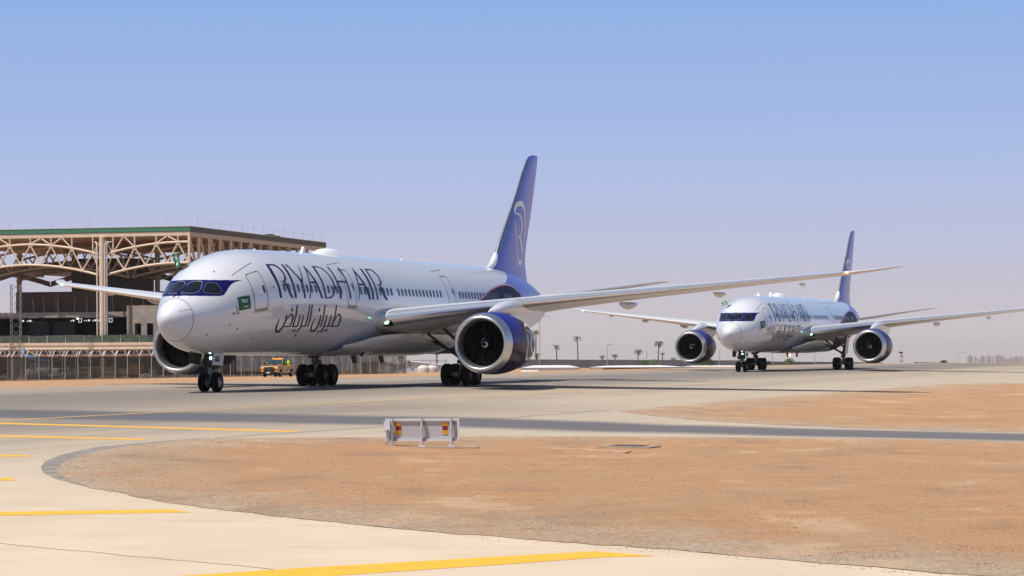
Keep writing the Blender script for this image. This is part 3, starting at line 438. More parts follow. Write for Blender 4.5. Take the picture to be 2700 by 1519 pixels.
NACLOGO=[[[23.607,0.764],[24.457,0.864],[24.838,0.796],[24.881,0.591],[24.685,0.336],[24.645,0.172],[24.642,-0.013],[24.432,-0.013],[24.435,0.168],[24.386,0.324],[24.421,0.539],[24.195,0.689],[23.556,0.65],[22.901,0.48],[22.967,0.538]],[[22.857,0.451],[23.516,0.478],[23.965,0.422],[24.097,0.313],[23.965,0.159],[23.749,0.051],[23.405,-0.02],[23.141,-0.014],[23.526,0.05],[23.733,0.155],[23.808,0.29],[23.657,0.395],[23.3,0.445],[22.8,0.43]],[[23.192,-0.02],[23.577,-0.052],[23.885,-0.158],[24.499,-0.37],[24.2,-0.358],[23.757,-0.222],[23.494,-0.102]],[[22.789,0.344],[22.809,0.218],[22.802,0.047],[22.758,-0.099],[22.792,-0.271],[23.287,-0.495],[23.805,-0.539],[24.252,-0.448],[24.411,-0.575],[23.871,-0.653],[23.303,-0.612],[22.881,-0.441],[22.62,-0.245],[22.657,-0.074],[22.657,0.07],[22.634,0.216]]]

# ------------------------------------------------------------------ airliner (local axes: -X aft, +Y port, Z up; origin on the ground under the nose)
ST = [(0,3.84,3.84,0,3.84),(.04,4.02,3.63,.19,3.83),(.12,4.16,3.46,.33,3.82),(.3,4.35,3.22,.53,3.81),(.6,4.58,2.96,.75,3.82),(1,4.82,2.73,.98,3.85),(1.5,5.10,2.52,1.24,3.91),
(2,5.38,2.36,1.48,3.98),(2.5,5.67,2.24,1.71,4.06),(3,5.98,2.15,1.92,4.15),(3.6,6.36,2.07,2.14,4.26),(4.3,6.74,2.02,2.36,4.38),(5.2,7.09,1.98,2.56,4.52),(6.2,7.36,1.955,2.71,4.65),(7.3,7.56,1.945,2.81,4.75),(8.6,7.69,1.94,2.865,4.81),(10.5,7.76,1.94,2.885,4.855),
(43,7.97,1.98,2.885,4.97),(45,7.975,2.1,2.86,5.0),(47.5,7.965,2.48,2.77,5.13),(50,7.92,3.05,2.55,5.36),(52.5,7.78,3.75,2.2,5.6),(55,7.52,4.38,1.77,5.85),(57.5,7.13,4.93,1.28,5.98),(60,6.62,5.37,.78,5.98),(61.6,6.22,5.58,.45,5.9),(62.3,6.05,5.65,.28,5.85)]
_q = [sqrt(s[0]) for s in ST]
fT, fB, fW, fC = (pchip(_q, [s[i] for s in ST]) for i in (1, 2, 3, 4))
def fus(x, th):
    q_ = sqrt(max(x, 0)); t, b, w, c_ = fT(q_), fB(q_), fW(q_), fC(q_); s_ = sin(th)
    return Vector((-x, w * cos(th), c_ + ((t - c_) if s_ > 0 else (c_ - b)) * s_))
def fus_off(x, th, off):
    p = fus(x, th); dx = fus(x + 0.02, th) - fus(max(x - 0.02, 0), th); dt = fus(x, th + 0.01) - fus(x, th - 0.01)
    n = dt.cross(dx)
    if n.dot(Vector((0, p.y, p.z - fC(sqrt(max(x, 0)))))) < 0: n = -n
    return p + n.normalized() * off

def decal(name, polys, surf, off, m, parent, du=0.5, dv=0.07, mirror=None, ribbons=(), label=None):
    """thin painted layer that follows a curved surface; polys are outlines in surface coordinates"""
    bm = bmesh.new()
    for poly in polys:
        P = []
        for a in poly:
            if not P or (abs(a[0]-P[-1][0]) + abs(a[1]-P[-1][1])) > 1e-4: P.append(a)
        f = bm.faces.new([bm.verts.new((a, b, 0)) for a, b in P])
    bmesh.ops.triangulate(bm, faces=bm.faces[:])
    if polys:
        us = [v.co.x for v in bm.verts]; vs_ = [v.co.y for v in bm.verts]
        x = math.ceil(min(us) / du) * du
        while x < max(us):
            bmesh.ops.bisect_plane(bm, geom=bm.verts[:] + bm.edges[:] + bm.faces[:], plane_co=(x, 0, 0), plane_no=(1, 0, 0)); x += du
        y = math.ceil(min(vs_) / dv) * dv
        while y < max(vs_):
            bmesh.ops.bisect_plane(bm, geom=bm.verts[:] + bm.edges[:] + bm.faces[:], plane_co=(0, y, 0), plane_no=(0, 1, 0)); y += dv
    for a, b, cl in ribbons:
        n = min(len(a), len(b)); A = [bm.verts.new((*p, 0)) for p in a[:n]]; B = [bm.verts.new((*p, 0)) for p in b[:n]]
        for i in range(n if cl else n - 1):
            j = (i + 1) % n
            try: bm.faces.new((A[i], A[j], B[j], B[i]))
            except ValueError: pass
    for v in bm.verts:
        th = v.co.y if mirror is None else mirror - v.co.y
        v.co = surf(v.co.x, th, off)
    bmesh.ops.recalc_face_normals(bm, faces=bm.faces[:])
    me = bpy.data.meshes.new(name); bm.to_mesh(me); bm.free(); me.materials.append(m); me.shade_smooth()
    o = link(name, me, parent)
    if label: o['label'] = label
    return o
def ribbon_loop(pts, w, closed=True):
    q_ = []
    for i in range(len(pts) if closed else len(pts) - 1):
        a, b = pts[i], pts[(i+1) % len(pts)]; k = max(1, int(max(abs(b[1]-a[1]) / .05, abs(b[0]-a[0]) / .6)))
        q_ += [(a[0] + (b[0]-a[0])*j/k, a[1] + (b[1]-a[1])*j/k) for j in range(k)]
    pts = q_ + ([] if closed else [pts[-1]])
    n = len(pts); A = []; B = []
    for i in range(n):
        a = pts[i-1] if (i or closed) else pts[i]; b = pts[(i+1) % n] if (i < n-1 or closed) else pts[i]
        dx, dy = b[0]-a[0], (b[1]-a[1]) * 2.9; l = hypot(dx, dy) or 1
        A.append((pts[i][0] - dy/l*w/2, pts[i][1] + dx/l*w/2/2.9)); B.append((pts[i][0] + dy/l*w/2, pts[i][1] - dx/l*w/2/2.9))
    return (A, B, closed)
def rrect(x0, x1, t0, t1, r, n=4):
    o = []; rt = r / 2.9
    for cx, cy, a0 in ((x1-r, t1-rt, 0), (x0+r, t1-rt, 90), (x0+r, t0+rt, 180), (x1-r, t0+rt, 270)):
        for k in range(n + 1):
            a = radians(a0 + 90*k/n); o.append((cx + r*cos(a), cy + rt*sin(a)))
    return o

WHITE = mat('pearl_white_paint', (0.715, 0.71, 0.74), 0.24, 0.04, coat=0.8, var=0.02, vscale=0.4)
RADOME = mat('radome_paint', (0.72, 0.715, 0.745), 0.32, 0.0, coat=0.5)
PURPLE = mat('violet_paint', (0.110, 0.112, 0.530), 0.32, 0.03, coat=0.3, var=0.05, vscale=0.2)
NAVY = mat('navy_paint', (0.006, 0.004, 0.095), 0.35, spec=0.25)
INK = mat('indigo_lettering', (0.012, 0.009, 0.075), 0.5, spec=0.25)
INKA = mat('dark_lettering', (0.016, 0.010, 0.022), 0.5, spec=0.25)
DOME = mat('dark_indigo_paint', (0.008, 0.006, 0.036), 0.45, spec=0.1, var=0.35, vscale=0.3)
PINK = mat('pink_pinstripe', (0.62, 0.24, 0.36), 0.35)
WIN = mat('cabin_glass', (0.060, 0.062, 0.052), 0.25, spec=0.3)
CGLASS = mat('cockpit_glass', (0.008, 0.011, 0.014), 0.06, spec=0.45)
LINE = mat('panel_gap', (0.12, 0.115, 0.13), 0.7)
SILVER = mat('bare_aluminium', (0.80, 0.80, 0.82), 0.36, 0.85, var=0.03, vscale=0.5)
LIPM = mat('satin_inlet_metal', (0.60, 0.60, 0.62), 0.36, 0.95, var=0.04, vscale=2)
GREYW = mat('grey_wing_paint', (0.60, 0.59, 0.585), 0.34, coat=0.3, var=0.03, vscale=0.3)
COWL = mat('cowl_dark_violet', (0.016, 0.007, 0.036), 0.28, spec=0.12)
COWLB = mat('cowl_blue', (0.010, 0.014, 0.23), 0.38, spec=0.25)
BLACK = mat('inlet_black', (0.002, 0.002, 0.0025), 0.9, spec=0.05)
BLADE = mat('fan_blade', (0.0025, 0.0025, 0.003), 0.5, spec=0.2)
TYRE = mat('tyre_rubber', (0.006, 0.006, 0.006), 0.95, spec=0.05, var=0.3, vscale=6, bump=0.2, bscale=40)
RIM = mat('wheel_rim', (0.42, 0.43, 0.46), 0.4, 0.6)
RIMD = mat('brake_dark', (0.05, 0.05, 0.055), 0.6)
STRUT = mat('gear_strut', (0.22, 0.22, 0.23), 0.45, 0.3, var=0.15, vscale=4)
DARKM = mat('dark_mechanism', (0.035, 0.034, 0.036), 0.6, var=0.3, vscale=6)
SPIRAL = mat('white_spiral', (0.75, 0.75, 0.72), 0.5)
GREEN = mat('flag_green', (0.004, 0.11, 0.035), 0.6)
FWHITE = mat('flag_white', (0.86, 0.87, 0.88), 0.5)
RED = mat('warning_red', (0.22, 0.012, 0.02), 0.5)
SILL = mat('scuff_plate', (0.42, 0.36, 0.30), 0.5, 0.3)
LAMP = mat('lit_landing_lamp', (0.5, 0.9, 0.85), 0.2, emit=(0.55, 1.0, 0.92), estr=5)
LAMPG = mat('lit_green_lamp', (0.4, 0.9, 0.5), 0.2, emit=(0.35, 1.0, 0.5), estr=3.5)
LAMPR = mat('lit_red_lamp', (0.9, 0.2, 0.1), 0.2, emit=(1.0, 0.20, 0.08), estr=8)

AIR = empty('airliner', (0, 0, 0))
# hull
hm = MB(); sx = [0.0] + [0.012 * (1.16 ** i) for i in range(0, 34)]
sx = [v for v in sx if v < 1.2] + [1.2 + 0.2 * i for i in range(0, 50)] + [11.5 + 1.0 * i for i in range(0, 32)] + [43 + 0.4 * i for i in range(0, 49)] + [62.3]
NS = 96
for x in sx: hm.v += [tuple(fus(x, 2 * pi * j / NS)) for j in range(NS)]
for i in range(len(sx) - 1):
    for j in range(NS): hm.f.append((i*NS+j, i*NS+(j+1) % NS, (i+1)*NS+(j+1) % NS, (i+1)*NS+j)); hm.m.append(1 if sx[i+1] < 1.13 else 0)
hm.f.append(tuple((len(sx)-1)*NS + j for j in range(NS))); hm.m.append(0)
HULL = hm.build('fuselage', [WHITE, RADOME], AIR, smooth=60)
# cockpit
H2 = pi / 2
band = [(2.86,H2),(2.87,1.48),(2.966,1.277),(3.23,1.057),(3.604,.878),(4.173,.716),(4.906,.597),(4.664,.616),(4.324,.640),(4.026,.630),(3.757,.595),(3.534,.548),(3.322,.500),(3.129,.492),(2.936,.523),(2.469,.657),(2.021,.833),(1.64,1.068),(1.40,1.40),(1.37,H2)]
w2 = [(2.52,1.515),(2.66,1.47),(2.8,1.347),(2.878,1.216),(2.834,1.162),(2.57,1.083),(2.275,1.018),(2.082,1.011),(1.856,1.117),(1.625,1.40),(1.652,1.48),(2.10,1.515)]
w3 = [(2.936,1.06),(3.29,.881),(3.298,.787),(3.234,.60),(2.952,.59),(2.424,.80),(2.391,.93),(2.639,1.0)]
for mir in (None, pi):
    bd_ = decal('cockpit_surround', [band], fus_off, 0.008, NAVY, HULL, 0.15, 0.06, mir)
    for w_ in (w2, w3):
        decal('cockpit_window', [w_], fus_off, 0.018, CGLASS, HULL, 0.15, 0.06, mir)
        decal('window_frame', [], fus_off, 0.021, SILVER if w_ is w2 else LINE, HULL, mirror=mir, ribbons=[ribbon_loop(smooth_loop, 0.028) for smooth_loop in [[tuple(p[:2]) for p in smooth_line([(*a, 0) for a in w_ + w_[:1]], 3)[:-1]]]])
for s_ in (1, -1):
    m_ = MB(); m_.tube([fus_off(1.38, H2 - s_*0.06, 0.03), fus_off(1.75, H2 - s_*0.055, 0.05), fus_off(2.35, H2 - s_*0.05, 0.05)], 0.014, 5)
    m_.tube([fus_off(1.38, H2 - s_*0.06, 0.03), fus_off(1.22, H2 - s_*0.16, 0.04)], 0.018, 5); m_.build('wiper', BLACK, HULL)
# radome seam and hatch
ring = [(1.13, 2*pi*k/72) for k in range(72)]
decal('radome_seam', [], fus_off, 0.006, LINE, HULL, ribbons=[([(1.115, t) for _, t in ring], [(1.145, t) for _, t in ring], 1)])
decal('lightning_strip', [], fus_off, 0.008, LINE, HULL, ribbons=[([(0.45 + 0.66*k/8, 0.62 - 0.02*k) for k in range(9)], [(0.45 + 0.66*k/8, 0.64 - 0.02*k) for k in range(9)], 0)])
decal('roof_hatch', [[(4.36, 2.12), (4.50, 2.13), (4.74, 2.02), (4.66, 1.93), (4.46, 1.92), (4.32, 2.02)]], fus_off, 0.02, BLACK, HULL, 0.2, 0.06)
# cabin windows
WINX = [8.83 + .613*k for k in range(8)] + [14.31 + .613*k for k in range(5)] + [19.81 + .607*k for k in range(9)] + [25.86 + .613*k for k in range(13)] + [36.82 + .574*k for k in range(14)] + [46.05, 46.63, 47.2]
def wth(x):
    q_ = sqrt(x); return math.asin((5.60 + 0.0055*(x-9) - fC(q_)) / (fT(q_) - fC(q_)))
for x in WINX:
    t = wth(x); decal('cabin_window', [rrect(x-.145, x+.145, t-.083, t+.083, .14, 3)], fus_off, 0.016, WIN, HULL, 9, 0.05)
# doors with frame line, window, handle and scuffed sill
for x0, sc in ((5.36, 1), (17.60, 1), (34.52, 1)):
    x1 = x0 + 1.33; k = 0.0 if x0 < 6 else 0.035
    decal('door', [], fus_off, 0.012, LINE, HULL, ribbons=[ribbon_loop(rrect(x0, x1, -.085+k, .685+k, .18), 0.045)])
    decal('door_window', [rrect(x1-.34, x1-.14, .215+k, .375+k, .09, 3)], fus_off, 0.016, WIN, HULL, 9, 0.05)
    m_ = MB(); p = fus_off(x0 + .82, .225 + k, .01); m_.ball(p, 0.2, 10, sc=(1.1, .14, .42)); m_.build('door_handle', WHITE, HULL, 60)
    decal('sill_plate', [[(x0-.02, -.145+k), (x1+.02, -.145+k), (x1+.02, -.095+k), (x0-.02, -.095+k)]], fus_off, 0.014, SILL, HULL, 0.5, 0.03)
    decal('rain_gutter', [], fus_off, 0.014, LINE, HULL, ribbons=[([(x0-.9+2.4*j/8, .80+k+.10*j/8) for j in range(9)], [(x0-.9+2.4*j/8, .81+k+.10*j/8) for j in range(9)], 0)])
# titles
for key, polys in LETTERS.items():
    decal('letter_' + key[0].lower(), polys, fus_off, 0.010, INK, HULL, 0.6, 0.05)
decal('arabic_lettering', ARDOTS, fus_off, 0.010, INKA, HULL, 0.6, 0.05, ribbons=ARABIC)  # the dots include an extra low mark outside the letters
fl = decal('flag_emblem', [[(4.02,-.03),(5.0,-.03),(5.0,.245),(4.02,.292)]], fus_off, 0.010, GREEN, HULL, 0.25, 0.05)
decal('flag_script', [[(4.42,.028),(4.80,.022),(4.80,.040),(4.42,.045)]], fus_off, 0.015, FWHITE, HULL, 0.5, 0.05, ribbons=FLAGTXT)
decal('red_mark', [[(3.66 + .07*cos(a), -.065 + .028*sin(a)) for a in [2*pi*k/10 for k in range(10)]], [(3.86,-.09),(4.06,-.09),(4.06,-.068),(3.92,-.068),(3.9,.125),(3.86,.125)]], fus_off, 0.012, RED, HULL, 0.5, 0.05)
# small probes and drains
for x, t in ((3.5, -.33), (2.2, -.62), (4.2, -.45), (6.4, -.75), (7.6, -.9), (7.5, .30), (3.9, 1.15)):
    m_ = MB(); p = fus_off(x, t, 0.02); m_.ball(p, 0.055, 6, sc=(1.3, .5, .8)); m_.build('probe', DARKM, HULL)
# tail colours
TAILP = [(45.7,.56),(46.2,.572),(46.8,.592),(47.4,.624),(48.28,.708),(49.03,.805),(49.62,.905),(50.4,1.06),(50.9,1.2),(51.2,1.38),(51.25,H2),(62.28,H2),(62.28,0),(62.28,-H2),(45,-H2),(44.5,-.8),(44.5,0)]
DM = [(36.6,-H2),(36.7,-1.1),(37.2,-.55),(38.1,-.12),(39.187,.036),(40.003,.126),(40.89,.216),(41.918,.309),(42.916,.405),(43.71,.457),(44.522,.502),(45.332,.541),(46.264,.569),(47.181,.572),(48.027,.551),(48.705,.496),(49.313,.405),(49.865,.313),(50.313,.206),(50.488,.144),(51.0,-.1),(51.6,-.6),(51.8,-1.1),(51.8,-H2)]
DP = [(a, b) for a, b in DM[4:20]]
for mir in (None, pi):
    decal('tail_colour', [TAILP], fus_off, 0.008, PURPLE, HULL, 0.45, 0.075, mir)
    decal('tail_panel', [DM], fus_off, 0.014, DOME, HULL, 0.5, 0.075, mir)
    decal('tail_pinstripe', [], fus_off, 0.019, PINK, HULL, mirror=mir, ribbons=[ribbon_loop([tuple(p[:2]) for p in smooth_line([(*a, 0) for a in DP], 3)], 0.11, False)])
lines = []
for k in range(13):
    a = (39.6 + .52*k, -.02 - .012*k); b = (41.3 + .46*k, .175 - .004*k); lines.append(ribbon_loop([(a[0] + (b[0]-a[0])*j/5, a[1] + (b[1]-a[1])*j/5) for j in range(6)], 0.055, False))
decal('tail_stripes', [], fus_off, 0.020, PINK, HULL, ribbons=lines)
# roof fittings
m_ = MB()
loop = []
for i in range(13):
    t = i / 12; x = 19.5 + 3.7*t; prof = 0.40 * (sin(pi * min(1, t * 1.0 + 0.0)) ** 0.55 if 0 < t < 1 else 0)
    q_ = sqrt(x); top = fT(q_)
    for j in range(13):
        y = -0.75 + 1.5*j/12; w_ = 1 - (abs(y)/.75) ** 3
        m_.v.append((-x, y * (0.25 + 0.75 * sin(pi * t) ** .5 if 0 < t < 1 else .2), top - 0.05 - y*y*0.17 + prof * max(0, w_) * 1.0))
for i in range(12):
    for j in range(12): m_.f.append((i*13+j, i*13+j+1, (i+1)*13+j+1, (i+1)*13+j)); m_.m.append(0)
m_.build('satellite_dome', mat('dome_white', (0.8, 0.8, 0.8), .4), AIR, 60)
for x, h in ((8.6, .05), (10.9, .08), (17.5, .36), (33.5, .12)):
    m_ = MB(); z = fT(sqrt(x)) - .02; w_ = .012 if x > 45 else .10
    m_.prism([(-x-.02, -w_/2, z), (-x-.5*min(1, h*3+.2), -w_/2, z), (-x-.5*min(1, h*3+.2), -w_/2, z+h), (-x-.25*min(1, h*3+.2), -w_/2, z+h)], (0, w_, 0)); m_.build('roof_antenna', WHITE if h < .2 or h == .36 else LINE, AIR)

# ---- wing
def airfoil(n=26):
    """unit chord loop: upper surface from tail to nose, then lower to tail, as (x, z) for 10 % thickness"""
    u = []
    for i in range(n + 1):
        x = 0.5 * (1 + cos(pi * i / n)); yt = 5 * 0.10 * (0.2969*sqrt(x) - .1260*x - .3516*x*x + .2843*x**3 - .1030*x**4); u.append((x, yt))
    cam_ = lambda x: 0.012 * (1 - (2*x - 0.9) ** 2) if x < 0.95 else 0
    return [(x, cam_(x), y) for x, y in u] + [(x, cam_(x), -y) for x, y in reversed(u[:-1])]
AF = airfoil()
def loft(name, secs, m, parent, sub=4, vertical=False, le=None, le_m=None, le_to=0.085, capm=None):
    """lofted surface from sections (span, xLE, zLE, chord, thickness, twist deg)"""
    fs_ = [pchip([s[0] for s in secs], [s[i] for s in secs]) for i in range(1, 6)]
    ys_ = []
    for i in range(len(secs) - 1):
        for j in range(sub): ys_.append(secs[i][0] + (secs[i+1][0] - secs[i][0]) * j / sub)
    ys_.append(secs[-1][0])
    def pt(y, a, grow=0.0):
        lin = lambda k: fs_[k](y)
        xl, zl, c_, t_, tw_ = (lin(k) for k in range(5)); ca, sa = cos(radians(tw_)), sin(radians(tw_))
        X = a[0] * c_; Z = a[1] * c_ + a[2] * 10 * t_ * c_
        if grow:
            g = sqrt(a[0]) ; l = hypot(g * 0.9 + .05, 1); nx_ = -(1 - min(1, a[0] / .06)); nz_ = 1 if a[2] >= 0 else -1
            X += grow * nx_; Z += grow * nz_
        xx, zz = X * ca + Z * sa, -X * sa + Z * ca
        return (-(xl + xx), zz, y) if False else ((-(xl + xx), y, zl + zz) if not vertical else (-(xl + X), Z, y))
    mb = MB(); n = len(AF)
    for y in ys_: mb.v += [pt(y, a) for a in AF]
    for i in range(len(ys_) - 1):
        for j in range(n): mb.f.append((i*n+j, i*n+(j+1) % n, (i+1)*n+(j+1) % n, (i+1)*n+j)); mb.m.append(0)
    mb.f.append(tuple((len(ys_)-1)*n + j for j in range(n))); mb.m.append(0); mb.f.append(tuple(range(n))); mb.m.append(0)
    o = mb.build(name, m, parent, 50)
    if le_m:
        A2 = [a for a in AF if a[0] < le_to]; k = len(A2); e_ = MB(); y0, y1 = le
        yy = [y for y in ys_ if y0 < y < y1]; yy = [y0] + yy + [y1]
        for y in yy: e_.v += [pt(y, a, 0.007) for a in A2]
        for i in range(len(yy) - 1):
            for j in range(k - 1): e_.f.append((i*k+j, i*k+j+1, (i+1)*k+j+1, (i+1)*k+j)); e_.m.append(0)
        e_.build('leading_edge', le_m, o, 60)
    return o, pt
WS = [(0.6,20.6,3.86,14.6,.118,3.2),(2.6,21.95,3.98,13.0,.118,3.2),(5.5,24.15,4.38,11.0,.112,2.6),(10.0,27.35,4.98,8.5,.100,1.6),(15,30.85,5.53,6.75,.095,1.0),(20,34.35,6.06,5.2,.092,.4),(25,37.8,6.60,3.75,.09,-.2),(27.5,39.55,6.88,3.0,.088,-.4),(28.6,40.75,7.06,2.35,.08,-.4),(29.4,42.05,7.21,1.65,.08,-.3),(29.9,43.3,7.33,.95,.08,-.2),(30.08,44.2,7.39,.35,.08,0)]
for sd in (1, -1):
    ss = [(s[0]*1.0, *s[1:]) for s in WS]
    if sd == 1: wo_, wpt = loft('wing', ss, GREYW, AIR, 4, le=(3.3, 27.3), le_m=SILVER)
    else:
        wm = wo_.data.copy(); 
        for v in wm.vertices: v.co.y *= -1
        wm.flip_normals(); wo2 = link('wing', wm, AIR)
        lm = wo_.children[0].data.copy()
        for v in lm.vertices: v.co.y *= -1
        lm.flip_normals(); link('leading_edge', lm, wo2)
    W_ = wo_ if sd == 1 else wo2
    # flap track fairings hang under the trailing edge
    for y, L_, h_ in ((6.9, 4.4, .56), (14.3, 3.6, .46), (19.6, 2.8, .34), (24.4, 1.6, .2)):
        xl = pchip([s[0] for s in WS], [s[1] for s in WS])(y); ch = pchip([s[0] for s in WS], [s[3] for s in WS])(y); zl = pchip([s[0] for s in WS], [s[2] for s in WS])(y)
        f_ = MB(); x1 = xl + ch + L_*.12
        f_.tube([(-(x1 - L_ + L_*t), sd*y, zl - ch*.035 - .10 - h_*.42*sin(pi*min(1, t*.8+.12))) for t in [k/8 for k in range(9)]], [max(.03, h_*.5*sin(pi*(.06+.84*k/8))**.7) for k in range(9)], 10)
        f_.build('flap_fairing', GREYW, W_, 70)
    # root landing lamp, strobe
    l_ = MB(); l_.ball((-22.62, sd*3.25, 3.86), .17, 10, sc=(.6, 1, .8)); l_.build('landing_lamp', LAMPG if sd == 1 else LAMP, W_, 60)
    l_ = MB(); l_.box(-22.95, -22.7, sd*3.05-.0, sd*3.55, 3.60, 4.06) if sd == 1 else l_.box(-22.95, -22.7, -3.55, -3.05, 3.60, 4.06); l_.build('lamp_housing', BLACK, W_)
    l_ = MB(); l_.ball((-39.45, sd*27.5, 6.9), .10, 8, sc=(1.6, 1, .7)); l_.build('position_lamp', LAMPR if sd == 1 else LAMPG, W_)
# belly fairing
m_ = MB(); bx = [18.5, 19.6, 21, 23, 25, 28, 31, 33.5, 35.5, 37.2, 38.6]; bw = [2.2, 2.75, 3.02, 3.16, 3.22, 3.24, 3.22, 3.1, 2.85, 2.4, 1.8]; bb = [2.1, 1.96, 1.88, 1.84, 1.83, 1.83, 1.83, 1.86, 1.95, 2.1, 2.3]; bt = [2.8, 3.3, 3.8, 4.15, 4.3, 4.35, 4.3, 4.2, 3.9, 3.5, 3.0]
for x, w_, b_, t_ in zip(bx, bw, bb, bt):
    cz = b_ + (t_ - b_) * .55
    for j in range(33):
        a = -pi + pi * j / 32; cc, s_ = cos(a), sin(a)
        m_.v.append((-x, w_ * math.copysign(abs(cc) ** .72, cc), cz + (cz - b_) * math.copysign(abs(s_) ** .85, s_)))
for i in range(len(bx) - 1):
    for j in range(32): m_.f.append((i*33+j, i*33+j+1, (i+1)*33+j+1, (i+1)*33+j)); m_.m.append(0)
BEL = m_.build('belly_fairing', GREYW, AIR, 60)
for x, y, z in ((23.0, 2.85, 2.45), (21.6, 2.25, 2.02)):
    s_ = MB(); s_.prism([(-x, y+.12, z+.30), (-x, y-.28, z-.16), (-x-.10, y-.24, z-.20), (-x-.10, y+.2, z+.30)], (-.06, 0, 0)); s_.build('air_inlet', BLACK, BEL)
    s_ = MB(); s_.prism([(-x-.15, y+.10, z+.26), (-x-.15, y-.22, z-.16), (-x-1.2, y+.02, z+.04)], (0, .03, -.03)); s_.build('inlet_scoop', WHITE, BEL)
for x in (25.0, 29.5):
    s_ = MB(); s_.prism([(-x, -.03, 1.86), (-x-.75, -.03, 1.86), (-x-.95, -.03, 1.42), (-x-.35, -.03, 1.42)], (0, .06, 0)); s_.build('blade_antenna', DARKM, AIR)

# ---- engines
NP_ = [(19.3,1.50),(19.36,1.575),(19.6,1.69),(20.05,1.77),(20.8,1.82),(21.8,1.83),(22.8,1.78),(23.8,1.67),(24.5,1.57),(25.0,1.48)]
frn = pchip([a for a, b in NP_], [b for a, b in NP_])
EZ = 2.56
fanm = MB()
for k in range(18):
    a0 = 2*pi*k/18; n_ = 7; base = len(fanm.v)
    for i in range(n_):
        r = 0.36 + (1.31 - .36) * i/(n_-1); tw_ = radians(28 + 34*i/(n_-1)); ch = .34 + .12*sin(pi*i/(n_-1)); sweep = .10*(i/(n_-1))**2
        for sgn in (-.5, .5):
            dx = sgn*ch*cos(tw_); da = sgn*ch*sin(tw_)/r + sweep
            fanm.v.append((-dx, r*cos(a0+da), r*sin(a0+da)))
    for i in range(n_-1): fanm.f.append((base+2*i, base+2*i+1, base+2*i+3, base+2*i+2)); fanm.m.append(0)
FANME = fanm.mesh('fan_blades', BLADE, 60)
for sd in (1, -1):
    ey = sd * 9.7; EX = 1.70; O = (-EX, ey, EZ)
    e_ = MB(); prof = [(-x, frn(x)) for x in [19.98 + (25.0-19.98)*i/26 for i in range(27)]]
    e_.lathe(prof, O, 'x', 72)
    e_.lathe([(-25.0, 1.48), (-25.0, 1.43), (-23.6, 1.36)], O, 'x', 72)
    CW = e_.build('engine', COWL, AIR, 50)
    lp = MB(); lp.lathe([(-20.62,1.318),(-20.2,1.315),(-19.8,1.33),(-19.55,1.365),(-19.40,1.41),(-19.32,1.455),(-19.3,1.50),(-19.315,1.545),(-19.36,1.59),(-19.45,1.635),(-19.6,1.69),(-19.8,1.738),(-20.0,1.772)], O, 'x', 72); lp.build('inlet_lip', LIPM, CW, 60)
    bk = MB(); bk.lathe([(-20.05,1.312),(-20.9,1.312),(-20.95,0.0)], O, 'x', 48); bk.build('fan_duct', BLACK, CW, 60)
    fo = link('fan', FANME, CW); fo.location = (-20.62-EX, ey, EZ)
    sp_ = MB(); sp_.lathe([(-20.06,0.0),(-20.07,.04),(-20.12,.11),(-20.3,.24),(-20.5,.35),(-20.7,.40)], O, 'x', 32); sp_.build('spinner', BLACK, CW, 60)
    fsp = pchip([0,.04,.11,.24,.35], [-20.045,-20.055,-20.105,-20.285,-20.485])
    s_ = MB(); n_ = 26
    for k in range(n_):
        t = k/(n_-1); a = sd*0 + 2.2 - 6.6*t if sd == 1 else 1.0 - 6.9*t; r = .03 + .30*t; w_ = .05 + .075*t*(1 if t < .8 else (1-t)/.2)
        for rr in (r - w_/2, r + w_/2):
            rr = max(.004, rr); s_.v.append((fsp(rr) + .012 - EX, ey + rr*cos(a), EZ + rr*sin(a)))
    for k in range(n_-1): s_.f.append((2*k, 2*k+1, 2*k+3, 2*k+2)); s_.m.append(0)
    s_.build('spinner_spiral', SPIRAL, CW)
    def nsurf(x, ph, off, ey=ey, sd=sd): r = frn(x) + off; return Vector((-x-1.70, ey + sd*r*cos(ph), EZ + r*sin(ph)))
    for poly in NACLOGO: decal('cowl_emblem', [poly], nsurf, 0.012, FWHITE, CW, .4, .15)
    blue = [(20.0,-.05),(20.7,.03),(21.6,.24),(22.3,.55),(22.75,.95),(22.9,1.35),(22.8,1.9),(22.3,2.4),(21.4,2.8),(20.6,3.05),(20.0,3.15)]
    decal('cowl_blue_panel', [blue], nsurf, 0.008, COWLB, CW, .3, .1)
    c_ = MB(); c_.lathe([(-23.6,1.05),(-25.0,1.0),(-25.9,.72),(-26.3,.62),(-26.3,.55),(-25.6,.4),(-27.4,.05)], O, 'x', 40); c_.build('exhaust_nozzle', mat('hot_metal', (.22,.20,.19), .4, .9), CW, 40)
    v_ = MB(); p = nsurf(21.0, -.65, .0); v_.ball(p, .11, 8, sc=(1, .6, 1)); v_.build('cowl_vent', BLACK, CW)
    # pylon
    py = MB(); W2 = .24
    prof = [(22.2,4.28),(22.9,4.50),(24.0,4.74),(25.4,4.98),(27.3,5.16),(29.0,5.12),(30.5,4.75),(33.2,4.45),(32.0,4.0),(29.5,3.5),(27.6,3.1),(26.0,3.2),(23.8,4.2),(22.5,4.26)]
    n_ = len(prof)
    cx = [x for x, z in prof]
    for yy, sh in ((-W2, 0), (W2, 0)):
        for x, z in prof:
            tw_ = min(1, max(.12, (x - 22.2) / 1.6)) * min(1, max(.12, (33.2 - x) / 2.5)); py.v.append((-x, ey + yy*tw_, z))
    py.f = [tuple(range(n_)), tuple(range(n_, 2*n_))] + [(i, (i+1) % n_, n_+(i+1) % n_, n_+i) for i in range(n_)]; py.m = [0]*len(py.f)
